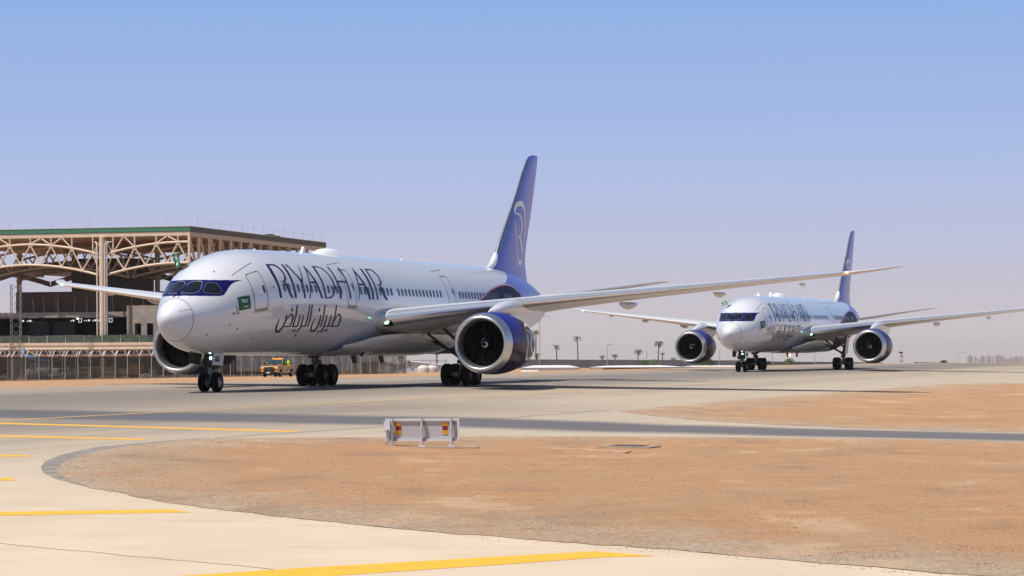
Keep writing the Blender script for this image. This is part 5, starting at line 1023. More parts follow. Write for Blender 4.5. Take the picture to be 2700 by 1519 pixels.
def fence(p0, p1, n, label, off=0.0):
    d = Vector((p1[0]-p0[0], p1[1]-p0[1])); L_ = d.length; rz = atan2(d.y, d.x)
    o = empty('perimeter_fence', (p0[0], p0[1], terr(*p0) - .02), rz, label, 'fence', 'security fences behind the taxiway')
    slope = (terr(*p1) - terr(*p0)) / L_
    step = L_ / n
    for k in range(n + 1):
        c_ = link('fence_post', POSTM, o); c_.location = (k*step, 0, slope*k*step)
        # the Y arms stand square to the camera-side view of the run
        c_.rotation_euler = (0, 0, 0)
        if k < n:
            b_ = MB(); x0, x1 = k*step + .04, (k+1)*step - .04; z0 = slope*k*step
            b_.box(x0, x1, -.006, .006, z0 + .05, z0 + 2.40); b_.build('mesh_panel', MESHM, o)
    b_ = MB(); b_.bar((0, .03, 2.30), (L_, .03, 2.30 + slope*L_), .03, .03); b_.bar((0, .03, 1.55), (L_, .03, 1.55 + slope*L_), .02, .02); b_.build('fence_rail', GALVD, o)
    for k_, (r_, z_) in enumerate(((.32, 2.80),)):
        c_ = coil(L_, r_, .75, z_, k_*2.0 + off).build('razor_coil', GALVD, o); c_.rotation_euler = (0, -math.atan(slope), 0)
fence((-53.5, 246), (-13.0, 314), 40, 'nearer mesh security fence topped with coiled razor wire')
fence((-58.5, 252), (-17.0, 322), 38, 'second mesh fence with razor wire, just behind the nearer one', 1.3)

# ------------------------------------------------------------------ building yard behind the fence
def at(px, D, z=None):
    """ground point at picture column px and distance D"""
    x = (px - 1350) / 6740 * D; return (x, D, terr(x, D) if z is None else z)
CONP = mat('precast_concrete', (.42,.40,.36), .85, var=.15, vscale=2)
for i, (px, D, r) in enumerate([(88, 292, .55), (101, 295, .55), (133, 292, .62), (150, 293, .60), (163, 292, .60), (120, 300, .5)]):
    x, y, z = at(px, D); b_ = MB(); n_ = 22
    b_.lathe([(0, r), (1.9, r), (1.9, r*.80), (0, r*.80), (0, r)], (0, 0, 0), 'y', n_)
    o = b_.build('concrete_pipe', CONP, smooth=40); o.location = (x, y, z + r - .02); o.rotation_euler = (0, 0, radians(20 + 25*(i % 3)))
    tag(o, ['leftmost concrete pipe ring lying behind the fence', 'second concrete pipe ring from the left behind the fence', 'concrete pipe ring with its dark mouth towards the taxiway, third from the left', 'fourth concrete pipe ring from the left, beside the steel bundle', 'rightmost concrete pipe ring behind the fence', 'smaller concrete pipe ring set behind the other pipes'][i], 'pipe', 'concrete pipe rings in the building yard')
# bundle of steel tubes
x, y, z = at(140, 283); o = empty('steel_tube_bundle', (x, y, z), radians(-8), 'loose bundle of long grey steel tubes on the ground behind the fence', 'tubes')
random.seed(4)
for k in range(12):
    b_ = MB(); yy = random.uniform(-.6, .6); zz = .08 + .10*(k % 4); tl = random.uniform(-.4, .4)
    b_.tube([(-2.9 + tl, yy, zz), (2.9 + tl, yy + random.uniform(-.5, .5), zz + random.uniform(-.05, .35))], .07, 7); b_.build('steel_tube', GALVD if k % 2 else STRUT, o, 50)
# timber stacks
WOODG = mat('weathered_formwork', (.17,.17,.10), .9, var=.3, vscale=2); WOODT = mat('yellow_timber', (.45,.34,.16), .8, var=.25, vscale=2)
for px, D, w_, h_, lab in ((215, 296, 3.2, 5, 'low stack of greenish formwork boards nearest the pipes'), (262, 297, 4.6, 7, 'long middle stack of greenish formwork boards behind the fence'), (318, 299, 3.6, 6, 'stack of greenish formwork boards beside the orange container')):
    x, y, z = at(px, D); o = empty('board_stack', (x, y, z), radians(-15), lab, 'timber', 'formwork stacks in the yard')
    for k in range(h_):
        b_ = MB(); s_ = random.uniform(-.15, .15); b_.box(-w_/2+s_, w_/2+s_, -.6, .6, .18*k, .18*k+.15); b_.build('board', WOODG if k % 3 else WOODT, o)
# orange container
x, y, z = at(358, 298); o = empty('orange_skip', (x, y, z), radians(-15), 'orange steel site container behind the fence', 'container')
b_ = MB(); b_.box(-.75, .75, -.6, .6, .25, 1.45); b_.build('body', mat('orange_paint', (.52,.17,.03), .6, var=.15, vscale=3), o)
b_ = MB(); b_.box(-.8, .8, -.65, .65, 1.451, 1.53); b_.box(-.7, .7, -.5, .5, .0, .249); b_.build('frame', mat('dark_green_paint', (.05,.09,.07), .6), o)
for k in range(5):
    b_ = MB(); b_.box(-.68+.31*k, -.60+.31*k, -.64, -.601, .3, 1.4); b_.build('rib', mat('orange_rib', (.42,.13,.02), .6), o)
# blue excavator-like boom leaning over the fence line
x, y, z = at(92, 303); o = empty('blue_boom', (x, y, z), radians(-15), 'blue painted machine boom with a curved end above the fence', 'machine')
BLU = mat('dusty_blue_paint', (.13,.24,.40), .55, var=.2, vscale=2)
b_ = MB(); b_.tube([(-1.45, 0, 2.1), (-1.55, 0, 2.6), (-1.5, 0, 3.05), (-1.3, 0, 3.35)], [.16, .28, .34, .22], 10); b_.build('boom_head', BLU, o, 60)
b_ = MB(); b_.prism([(-1.2, -.2, 2.2), (1.9, -.2, 1.75), (1.9, -.2, 2.0), (-.9, -.2, 2.75)], (0, .4, 0)); b_.build('boom_arm', BLU, o)
b_ = MB(); b_.bar((-1.2, 0, 3.25), (.7, 0, 2.55), .10, .14); b_.build('boom_strut', WOODT, o)
b_ = MB(); b_.box(-.8, 1.8, -.9, .9, .5, 1.74); b_.build('machine_body', mat('grey_machine', (.20,.21,.20), .7, var=.2), o)
b_ = MB(); b_.box(-1.2, 2.0, -1.0, -.55, 0, .49); b_.box(-1.2, 2.0, .55, 1.0, 0, .49); b_.build('track', DARKM, o)
# scattered rubble, sheets and small yard things
random.seed(11)
for i, (px, D, w_, h_, col, nm, lab, ct) in enumerate([(12, 285, 1.6, .7, (.33,.32,.27), 'sheeted_pile', 'grey sheeted pile at the far left behind the fence', 'pile'), (47, 299, 2.4, 2.2, (.24,.20,.15), 'concrete_shutter', 'tall brown shutter panel left of the pipe rings', 'panel'),
        (66, 300, 1.1, 2.0, (.36,.33,.27), 'concrete_shutter', 'pale shutter panel standing left of the pipe rings', 'panel'), (190, 303, 1.6, 1.9, (.40,.37,.30), 'bag_stack', 'stack of pale sacks behind the pipe rings', 'sacks'), (330, 305, 1.6, 1.6, (.45,.42,.36), 'rubble_heap', 'pale rubble heap between the column and the orange container', 'rubble'),
        (386, 296, 1.3, .55, (.52,.50,.45), 'rubble_heap', 'low pale rubble heap right of the orange container', 'rubble'), (405, 294, .9, .9, (.30,.33,.36), 'site_box', 'grey site box behind the engine of the nearer airliner', 'box'), (500, 300, 1.6, .8, (.20,.26,.40), 'site_box', 'blue site box behind the fence beside the nose wheels', 'box')]):
    x, y, z = at(px, D); b_ = MB(); m1 = mat('yard_%d' % i, col, .9, var=.3, vscale=3)
    if 'panel' in ct or 'box' in ct:
        b_.box(-w_/2, w_/2, -.25, .25, .0, h_); b_.box(-w_/2-.04, w_/2+.04, -.29, .29, h_+.002, h_+.07)
        for k in range(3): b_.box(-w_/2+.1+k*w_*.36, -w_/2+.2+k*w_*.36, -.32, -.252, .05, h_-.05)
    else:
        for k in range(26):
            t = random.random(); b_.ball((random.gauss(0, w_*.24), random.gauss(0, .35), t*h_*.75*random.random()), random.uniform(.12, .30), 6, sc=(1.3, 1, .7))
    o = b_.build(nm, m1); o.location = (x, y, z); o.rotation_euler = (0, 0, radians(-15)); tag(o, lab, ct)

# ------------------------------------------------------------------ follow-me pickup in orange and black chequers
q = NT('chequer_paint')
ck = q.t.nodes.new('ShaderNodeTexChecker'); ck.inputs['Scale'].default_value = 2.1
ck.inputs['Color1'].default_value = (0.55, 0.19, 0.010, 1); ck.inputs['Color2'].default_value = (0.02, 0.010, 0.006, 1)
mp = q.t.nodes.new('ShaderNodeMapping'); mp.inputs['Location'].default_value = (0.05, 0.13, 0.07); q.t.links.new(q.tc.outputs['Object'], mp.inputs[0]); q.t.links.new(mp.outputs[0], ck.inputs['Vector'])
q.t.links.new(ck.outputs['Color'], q.b.inputs['Base Color']); q.b.inputs['Roughness'].default_value = 0.35; q.b.inputs['Coat Weight'].default_value = 0.5
CHQ = q.m
TGL = mat('car_glass', (.02,.05,.055), .05, spec=.8); BLKP = mat('black_plastic', (.02,.02,.022), .55)
AMB = mat('lit_amber_bar', (.75,.33,.04), .3, emit=(1,.45,.05), estr=.5); HEADL = mat('amber_headlamp', (.75,.30,.04), .25, emit=(1,.4,.05), estr=.5)
tx, ty = -25.75, 281.0
TRK = empty('pickup_truck', (tx, ty, terr(tx, ty)), atan2(-cos(radians(13.5)), -sin(radians(13.5))), 'orange and black chequered pickup with amber roof lights in front of the fence', 'pickup')
def arc(cx, r, a0, a1, n=8): return [(cx + r*cos(radians(a0+(a1-a0)*k/n)), .42 + r*sin(radians(a0+(a1-a0)*k/n))) for k in range(n+1)]
prof = [(2.80,.40),(2.92,.62),(2.92,1.05),(2.78,1.20),(1.35,1.30),(-.98,1.30),(-.98,1.36),(-2.95,1.36),(-2.95,.52),(-2.42,.46)] + arc(-1.85, .50, 175, 5) + [(-1.2,.44),(1.1,.40)] + arc(1.80, .50, 175, 5)
b_ = MB(); b_.prism([(x, -.98, z) for x, z in prof], (0, 1.96, 0)); b_.build('body', CHQ, TRK)
b_ = MB()      # cab shell
lo_ = [(1.30,-.93),(1.30,.93),(-.96,.93),(-.96,-.93)]; hi_ = [(.42,-.76),(.42,.76),(-.78,.76),(-.78,-.76)]
b_.add([(x, y, 1.301) for x, y in lo_] + [(x, y, 1.90) for x, y in hi_] , [(0,1,5,4),(1,2,6,5),(2,3,7,6),(3,0,4,7),(4,5,6,7)]); b_.build('cab', CHQ, TRK)
def cabpane(name, p):   # pane pushed 6 mm off the cab side
    c0 = Vector((.2, 0, 1.4)); P4 = [Vector(v) for v in p]; n_ = (P4[1]-P4[0]).cross(P4[2]-P4[0]).normalized(); n_ = n_ if n_.dot(P4[0]-c0) > 0 else -n_
    w_ = MB(); w_.prism([v + n_*.006 for v in P4], n_*.012); w_.build(name, TGL, TRK)
cabpane('windscreen', [(1.22,-.84,1.36),(1.22,.84,1.36),(.50,.70,1.85),(.50,-.70,1.85)])
for s_ in (1, -1):
    cabpane('side_window', [(1.05,s_*.915,1.36),(.22,s_*.915,1.36),(.22,s_*.785,1.82),(.48,s_*.785,1.82)]); cabpane('side_window', [(.10,s_*.915,1.36),(-.80,s_*.915,1.36),(-.68,s_*.785,1.82),(.10,s_*.785,1.82)])
    m_ = MB(); m_.box(.95, 1.10, s_*1.02 - .12, s_*1.02 + .12, 1.34, 1.58); m_.build('mirror', BLKP, TRK)
    m_ = MB(); m_.box(2.75, 2.945, s_*.80-.17, s_*.80+.17, .92, 1.06); m_.build('headlamp', HEADL, TRK)
    m_ = MB(); m_.box(2.85, 2.95, s_*.76-.16, s_*.76+.16, .62, .70); m_.build('fog_lamp', HEADL, TRK)
    for x in (1.80, -1.85):
        m_ = MB(); m_.lathe([(-.12,.24),(-.13,.36),(-.09,.41),(.09,.41),(.13,.36),(.12,.24)], (x, s_*.88, .41), 'y', 24); m_.build('tyre', TYRE, TRK, 40)
        m_ = MB(); m_.lathe([(-.09,0),(-.09,.08),(-.05,.10),(-.05,.20),(-.11,.25),(.11,.25),(.05,.20),(.05,.10),(.09,.08),(.09,0)], (x, s_*.88, .41), 'y', 18); m_.build('rim', RIM, TRK, 40)
m_ = MB(); m_.box(2.90, 2.96, -.58, .58, .66, 1.10); m_.build('grille', BLKP, TRK)
m_ = MB(); m_.box(2.80, 3.06, -.95, .95, .40, .60); m_.tube([(3.02,-.6,.5),(3.08,-.5,.95),(3.08,.5,.95),(3.02,.6,.5)], .035, 6); m_.build('bumper', BLKP, TRK)
m_ = MB(); m_.ball((2.965, 0, .92), .13, 10, sc=(.15, 1, .45)); m_.build('grille_badge', mat('badge', (.45,.47,.52), .3, .6), TRK)
m_ = MB(); m_.box(3.061, 3.075, -.24, .12, .42, .56); m_.build('number_plate', mat('plate_white', (.75,.75,.78), .5), TRK)
m_ = MB(); m_.box(-.15, .22, -.55, .55, 1.905, 2.06); m_.build('light_bar', AMB, TRK)
m_ = MB(); m_.lathe([(0,.10),(.16,.10),(.2,.05),(.21,0)], (-.35, .1, 1.905), 'z', 12); m_.build('beacon', AMB, TRK)
m_ = MB(); m_.box(-2.85, -1.05, -.86, .86, 1.361, 1.368); m_.build('load_bed', BLKP, TRK)
m_ = MB(); m_.box(.05, .75, .981, .989, .78, 1.22); m_.build('door_panel', mat('door_notice', (.62,.45,.42), .5), TRK)
m_ = MB(); m_.box(-1.2, 1.1, -.9, .9, .25, .43); m_.build('chassis', BLKP, TRK)
# two marshals leaning out of the cab windows
VEST = mat('hi_vis_vest', (.55,.78,.03), .7, emit=(.5,.8,.02), estr=0.0); SKIN = mat('skin', (.30,.17,.11), .6); HAIR = mat('dark_hair', (.015,.012,.01), .7); SHIRT = mat('dark_clothes', (.03,.035,.05), .8)
def person(loc, rz, lean, label):
    o = bpy.data.objects.new('person', None); COL.objects.link(o); o.matrix_world = TRK.matrix_basis @ Matrix.Translation(loc) @ Matrix.Rotation(rz, 4, 'Z'); tag(o, label, 'person', 'marshals in the pickup')
    J = {'hip': (0,0,0), 'waist': (0,.03*lean,.18), 'chest': (0,.10*lean,.42), 'neck': (0,.14*lean,.56), 'head': (.02,.17*lean,.68), 'top': (.02,.18*lean,.80),
         'sl': (0,.10*lean+.19,.50), 'el': (.16,.12*lean+.27,.28), 'hl': (.36,.10*lean+.22,.20), 'f1': (.44,.10*lean+.21,.19), 'sr': (0,.10*lean-.19,.50), 'er': (.14,.12*lean-.26,.28), 'hr': (.34,.10*lean-.20,.20), 'f2': (.42,.10*lean-.19,.19)}
    E_ = [('hip','waist'),('waist','chest'),('chest','neck'),('neck','head'),('head','top'),('chest','sl'),('sl','el'),('el','hl'),('hl','f1'),('chest','sr'),('sr','er'),('er','hr'),('hr','f2')]
    R_ = dict(hip=(.17,.13), waist=(.15,.12), chest=(.17,.13), neck=(.06,.06), head=(.095,.10), top=(.06,.07), sl=(.075,.075), el=(.05,.05), hl=(.035,.035), f1=(.035,.02), sr=(.075,.075), er=(.05,.05), hr=(.035,.035), f2=(.035,.02))
    ks = list(J); me = bpy.data.meshes.new('body'); me.from_pydata([J[k] for k in ks], [(ks.index(a), ks.index(b)) for a, b in E_], [])
    b = link('body', me, o); md = b.modifiers.new('skin', 'SKIN')
    for i, k in enumerate(ks): me.skin_vertices[0].data[i].radius = R_[k]; me.skin_vertices[0].data[i].use_root = (k == 'hip')
    b.modifiers.new('sub', 'SUBSURF').levels = 1; b.modifiers['sub'].render_levels = 2; me.materials.append(SHIRT)
    v = MB(); v.lathe([(-.02,.20),(.20,.185),(.42,.215),(.52,.16),(.56,.08)], (0, .07*lean, 0), 'z', 16); v.build('safety_vest', VEST, o, 60)
    v = MB(); v.ball((.025, .17*lean, .70), .108, 12, sc=(1, .88, 1.18)); v.ball((.13, .17*lean, .69), .022, 6); v.build('head', SKIN, o, 60)
    v = MB(); v.ball((-.005, .17*lean, .735), .115, 12, sc=(1, .92, .95)); v.build('hair', HAIR, o, 60)
person((-.55, .98, 1.22), 0.2, 1.0, 'person in yellow vest leaning out of the near rear window of the pickup')
person((.55, -1.02, 1.05), -0.2, -1.0, 'person in yellow vest leaning out of the far front window of the pickup')

# ------------------------------------------------------------------ airfield sign seen from behind
ALU = mat('sign_back_grey', (.49,.48,.49), .5, .0, var=.05, vscale=2); ALUF = mat('aluminium_frame', (.78,.78,.79), .4, .15); POSTG = mat('post_grey', (.56,.55,.53), .5, .2, var=.12, vscale=4)
SG = empty('airfield_sign', (-2.62, 74.3, -0.705), radians(-2), 'grey rear side of a low airfield sign with yellow and red patches', 'sign')
SG.scale = (1.365, 1.365, 1.365)
W2, Z0, Z1 = .785, .115, .585
def sp(name, m, fn, smooth=None): b_ = MB(); fn(b_); return b_.build(name, m, SG, smooth)
sp('sign_panel', ALU, lambda b: b.box(-W2+.03, W2-.03, .0, .05, Z0+.03, Z1-.03))
sp('sign_frame', ALUF, lambda b: (b.box(-W2, W2, -.03, .08, Z1-.045, Z1), b.box(-W2, W2, -.03, .08, Z0, Z0+.04), b.box(-W2, -W2+.035, -.028, .078, Z0+.041, Z1-.046), b.box(W2-.035, W2, -.028, .078, Z0+.041, Z1-.046)))
sp('frame_rail', ALUF, lambda b: (b.box(-W2+.036, W2-.036, -.018, -.001, Z1-.075, Z1-.058), b.box(-W2+.036, W2-.036, -.018, -.001, Z0+.05, Z0+.062)))
for x in (-.635, -.005, .625):
    sp('sign_post', POSTG, lambda b: (b.tube([(x, -.075, .0), (x, -.075, Z1+.005)], .030, 14), b.tube([(x, -.075, Z0-.03), (x, -.075, Z0+.01)], .036, 14), b.tube([(x, -.075, Z1-.06), (x, -.075, Z1-.04)], .036, 14)), 40)
    sp('post_foot', ALUF, lambda b: (b.box(x-.05, x+.07, -.14, -.02, -.012, .012), b.box(x-.045, x-.03, -.12, -.04, .012, .05)))
    for z_ in (Z0-.01, Z1-.12): sp('post_clamp', mat('clamp_dark', (.22,.21,.2), .5, .4), lambda b: b.box(x+.02, x+.065, -.055, -.001, z_, z_+.07))
YP = mat('sign_yellow', (.72,.36,.01), .5); RP = mat('sign_dark_red', (.22,.012,.016), .5)
for x in (-.505, .485):
    for k, m in enumerate((YP, RP, YP)): sp('reflector_patch', m, lambda b: b.box(x-.055, x+.055, -.008, -.001, .245+.095*k, .338+.095*k))
sp('junction_box', ALU, lambda b: b.box(-.80, -.682, -.16, -.06, .36, .535)); sp('box_lid', ALUF, lambda b: b.box(-.805, -.677, -.172, -.1605, .355, .54))
sp('conduit', ALUF, lambda b: (b.tube([(-.77, -.11, .36), (-.77, -.11, .12)], .014, 8), b.tube([(-.715, -.11, .36), (-.715, -.11, .16)], .012, 8)), 40)
sp('cable', BLKP, lambda b: b.tube([(-.70, -.11, .17), (-.72, -.13, .10), (-.76, -.15, .05), (-.775, -.18, .0), (-.83, -.2, .0)], .008, 6), 40)
b_ = MB(); b_.box(-1.05, 1.15, -.28, .22, -.04, .0); o = b_.build('sign_plinth', mat('pale_plinth', (.46,.34,.24), .9, var=.15, vscale=3)); o.location = (-2.56, 74.25, -.712); o.scale = (1.365, 1.365, 3.0); o.rotation_euler = (0, 0, radians(-2)); tag(o, 'thin concrete plinth under the airfield sign', 'plinth')
# cable pit covers set in the sand
for pts, lab in (([(2.52,75.72),(2.97,76.82),(4.43,76.17),(4.02,75.1)], 'pale pit slab with a dark grating, right of the sign'), ([(0.35,74.2),(1.42,73.97),(3.36,72.33),(3.15,71.4)], 'sandy bare pit slab nearer than the grated one')):
    z0 = terr(*pts[0]) + .045; o = empty('pit_cover', (*pts[0], z0), 0, lab, 'pit cover', 'pit covers in the sand')
    L3 = [Vector((x - pts[0][0], y - pts[0][1], terr(x, y) + .045 - z0)) for x, y in pts]
    b_ = MB(); b_.prism(L3, (0, 0, .04)); b_.build('slab', mat('pit_slab', (.40,.31,.22), .9, var=.2, vscale=3) if 'dark' in lab else mat('sandy_slab', (.44,.29,.18), .95, var=.25, vscale=3), o)
    if 'dark' in lab:
        c_ = sum(L3, Vector()) / 4
        b_ = MB(); b_.prism([c_ + (v - c_)*.66 + Vector((0, 0, .0425)) for v in L3], (0, 0, .006)); b_.build('grating', DARKM, o)

# ------------------------------------------------------------------ palms
TRUNK = mat('palm_trunk', (.16,.115,.075), .95, var=.3, vscale=3, bump=.5, bscale=6); FROND = mat('palm_frond', (.075,.11,.035), .6, var=.35, vscale=2); DRY = mat('dry_frond', (.22,.14,.07), .8, var=.3, vscale=2)
def palm_crown(seed, n, L_, dry, droop, r0):
    """crown of pinnate fronds, each a curved rib with separate leaflets"""
    rnd = random.Random(seed); b_ = MB()
    for i in range(n):
        a = 2*pi*i/n*2.4 + rnd.uniform(-.3, .3); el = rnd.uniform(-.35, 1.15); l = L_*rnd.uniform(.75, 1.1); mi = 1 if (rnd.random() < dry or el < -.15) else 0
        pts = []; p = Vector((r0*cos(a), r0*sin(a), 0)); e_ = el; k_ = 7
        for s_ in range(k_+1):
            pts.append(p.copy()); p += Vector((cos(a)*cos(e_), sin(a)*cos(e_), sin(e_))) * l/k_; e_ -= droop*rnd.uniform(.7, 1.3)/k_*1.6
        side = Vector((-sin(a), cos(a), 0))
        b_.tube(pts, [.03*(1 - .8*s_/k_) for s_ in range(k_+1)], 3, mi)
        for s_ in range(1, k_):
            for w_ in (-1, 1):
                for h_ in (0, .5):
                    q0 = pts[s_].lerp(pts[s_+1], h_); ll = l*.26*sin(pi*(s_+h_+.6)/(k_+1.2)); d = (pts[s_+1]-pts[s_]).normalized()
                    tip = q0 + side*w_*ll*.85 + d*ll*.55 + Vector((0, 0, -ll*.35*rnd.uniform(.3, 1.3))); o_ = len(b_.v)
                    b_.v += [tuple(q0 - d*.035), tuple(q0 + d*.05), tuple(tip)]; b_.f.append((o_, o_+1, o_+2)); b_.m.append(mi)
    return b_
CROWNS = [palm_crown(3, 26, 1.7, .10, 1.25, .1).mesh('crown', [FROND, DRY]), palm_crown(8, 22, 1.45, .15, 1.0, .1).mesh('crown', [FROND, DRY]), palm_crown(5, 14, 1.2, 1.0, 1.9, .1).mesh('crown', [DRY, DRY]), palm_crown(12, 30, 1.5, .05, .8, .15).mesh('crown', [FROND, DRY])]
def trunk_mesh(h, lean):
    b_ = MB(); b_.tube([(lean*(k/8)**2, 0, h*k/8 - .2*(k == 0)) for k in range(9)], [.19 - .07*k/8 + (.05 if k == 0 else 0) for k in range(9)], 8); return b_.mesh('trunk', TRUNK, 50)
def palm(px, v_top, D, kind, label, sc=1.0, group='palms beyond the airfield road'):
    """palm whose crown tip stands at height seen above the eye line"""
    x, y, z = at(px, D); top = 1.982 + (931.65 - .005*(px-1350) - v_top) / 6740 * D; h = max(.3, top - z - .75*sc)
    o = empty('palm_tree', (x, y, z), random.random()*6, label, 'palm', group)
    c_ = link('crown', CROWNS[kind], o); c_.location = (.25*(h > 2), 0, h); c_.scale = (sc, sc, sc)
    link('trunk', trunk_mesh(h, .25 if h > 2 else 0), o)
random.seed(3)
for px, vt, D, kd, sc, lab in [(1413, 868, 600, 0, 1.15, 'tall palm just right of the near engine, its head behind the exhaust'), (1469, 908, 640, 1, 1.2, 'grey-green palm blurred by heat, second right of the near engine'), (1524, 885, 640, 1, 1.25, 'taller heat-blurred palm between the near engine and the far airliner'),
        (1591, 935, 650, 3, .9, 'short bushy palm crown showing over the grey bank, left one of two'), (1623, 932, 650, 0, .9, 'short bushy palm crown showing over the grey bank, right one of two'), (1681, 919, 640, 0, 1.15, 'medium palm with spreading crown left of the tallest one'), (1735, 896, 640, 0, 1.35, 'tallest palm on the bank left of the far airliner engine'),
        (1746, 926, 645, 2, 1.0, 'small dead brown palm beside the tallest palm'), (1776, 941, 650, 3, .9, 'low green palm crown against the far airliner engine'), (1416, 930, 560, 1, .9, 'young palm with thin fronds below the near engine exhaust'), (1864, 926, 640, 0, 1.1, 'drooping palm right of the far airliner engine'),
        (1060, 934, 560, 0, 1.0, 'green palm seen under the belly of the nearer airliner'), (1151, 924, 560, 2, 1.1, 'dead brown palm seen under the belly, left of the wheels'), (938, 939, 600, 3, .8, 'pale low palm seen under the belly behind the fence'), (998, 941, 600, 3, .7, 'faint low palm seen under the belly left of the green one')]:
    palm(px, vt, D, kd, lab, sc * .75)
# low shrubs on the bank
SHR = mat('shrub_leaves', (.075,.12,.03), .6, var=.4, vscale=3)
def shrub(seed, r):
    rnd = random.Random(seed); b_ = MB()
    for k in range(420):
        a = rnd.random()*2*pi; e_ = rnd.uniform(.1, 1.45); rr = r*rnd.uniform(.45, 1.0); p = Vector((rr*cos(a)*cos(e_)*1.25, rr*sin(a)*cos(e_), rr*sin(e_)*.95)); s_ = .09
        d = Vector((rnd.uniform(-1, 1), rnd.uniform(-1, 1), rnd.uniform(.1, 1.3))).normalized()*s_*2; w_ = d.orthogonal().normalized()*s_*.6; o_ = len(b_.v)
        b_.v += [tuple(p - w_), tuple(p + w_), tuple(p + d)]; b_.f.append((o_, o_+1, o_+2)); b_.m.append(0)
    return b_.mesh('leaves', SHR)
SHM = [shrub(1, .8), shrub(2, 1.0)]
for i, (px, D, sc, lab) in enumerate([(1703, 430, 1.0, 'bright green shrub left of the far engine, left one of the pair'), (1724, 432, 1.05, 'bright green shrub left of the far engine, right one of the pair'), (1848, 432, 1.0, 'green shrub below the far airliner engine, left one'), (1868, 430, 1.1, 'green shrub below the far airliner engine, right one'), (2026, 440, .85, 'green shrub behind the nose wheels of the far airliner'), (2081, 440, 1.0, 'green shrub under the belly of the far airliner'), (2489, 455, .7, 'small shrub near the right edge beside the low bar')]):
    x, y, z = at(px, D); z = 1.982 - (966 - 930) / 6740 * D
    o = empty('shrub', (x, y, max(z, terr(x, y))), i, lab, 'shrub', 'green shrubs along the verge'); c_ = link('leaves', SHM[i % 2], o); c_.scale = (sc*1.15, sc*1.15, sc*1.15)
    b_ = MB(); b_.tube([(0, 0, min(-.1, terr(x, y) - max(z, terr(x, y)) - .1)), (0, 0, .5)], .05, 5); b_.build('stem', TRUNK, o)

# ------------------------------------------------------------------ things along the far verge
BANKM = mat('grey_bank', (.105,.10,.105), .9, var=.2, vscale=.4); TARP = mat('white_sheeting', (.78,.77,.75), .7, var=.06, vscale=1); PALEB = mat('pale_blue_sheet', (.50,.56,.60), .6, var=.05, vscale=1)
def zat(v, D, px=1350): return 1.982 - (v - (931.65 - .005*(px - 1350))) / 6740 * D
# grey road embankment
def bank(px0, px1, D0, D1, v0, v1, label, name='road_embankment', cat='embankment', depth=8.0):
    x0, x1 = (px0-1350)/6740*D0, (px1-1350)/6740*D1; o = MB(); n_ = 12
    for k in range(n_+1):
        t = k/n_; x = x0+(x1-x0)*t; D = D0+(D1-D0)*t; zt = zat(v0+(v1-v0)*t, D, px0+(px1-px0)*t) + .05*mnoise.noise(Vector((t*9, 1, 2))); zb = terr(x, D) - .3
        o.v += [(x, D, zb), (x, D+1.2, zt), (x, D+depth, zt), (x, D+depth+1, zb)]
    for k in range(n_):
        for j in range(3): o.f.append((4*k+j, 4*k+4+j, 4*k+5+j, 4*k+1+j)); o.m.append(0)
    tag(o.build(name, BANKM), label, cat)
bank(1225, 2010, 540, 575, 947.5, 950.5, 'long dark grey road embankment behind the palms')
bank(2004, 2330, 580, 610, 953, 956, 'lower grey bank continuing behind the far airliner', depth=6)
bank(2418, 2560, 455, 470, 955, 957.5, 'low dark bar of bank near the right edge', depth=3)
# low white sheeted covers
for i, (px0, px1, D, v0, v1, lab) in enumerate([(1375, 1530, 352, 964, 969.5, 'white sheeted cover lying low right of the near engine'), (1365, 1430, 318, 977, 982, 'nearer white sheeted cover at the foot of the near engine'), (1556, 1800, 372, 964.5, 968.5, 'long white sheeted cover left of the far engine'), (1800, 1960, 380, 964.5, 967, 'long white strip of sheeting under the far engine')]):
    x0, x1 = (px0-1350)/6740*D, (px1-1350)/6740*D; b_ = MB(); n_ = 20; zt = zat(v0, D, px0); zm = zat(v1, D, px0)
    for k in range(n_+1):
        t = k/n_; x = x0+(x1-x0)*t; e_ = min(1, 5*t, 5*(1-t)); bmp = .05*mnoise.noise(Vector((t*14+i*5, 0, 1)))
        b_.v += [(x, D, terr(x, D)-.1), (x, D+.05, zm), (x, D+2.2, zm+(zt-zm)*e_+bmp), (x, D+4, terr(x, D)-.1)]
    for k in range(n_):
        for j in range(3): b_.f.append((4*k+j, 4*k+4+j, 4*k+5+j, 4*k+1+j)); b_.m.append(1 if j == 0 else 0)
    tag(b_.build('sheeted_cover', [TARP, mat('cover_side', (.30,.28,.26), .8, var=.2)]), lab, 'cover', 'low white covers along the verge')
b_ = MB(); x0, x1 = (1590-1350)/6740*345, (2000-1350)/6740*372; b_.bar((x0, 345, zat(971, 345, 1600)-.25), (x1, 372, zat(968.5, 372, 1990)-.25), .5, .6); tag(b_.build('brown_kerb_wall', mat('brown_kerb', (.22,.12,.07), .9, var=.2, vscale=2)), 'low brown kerb wall in front of the white covers', 'wall')
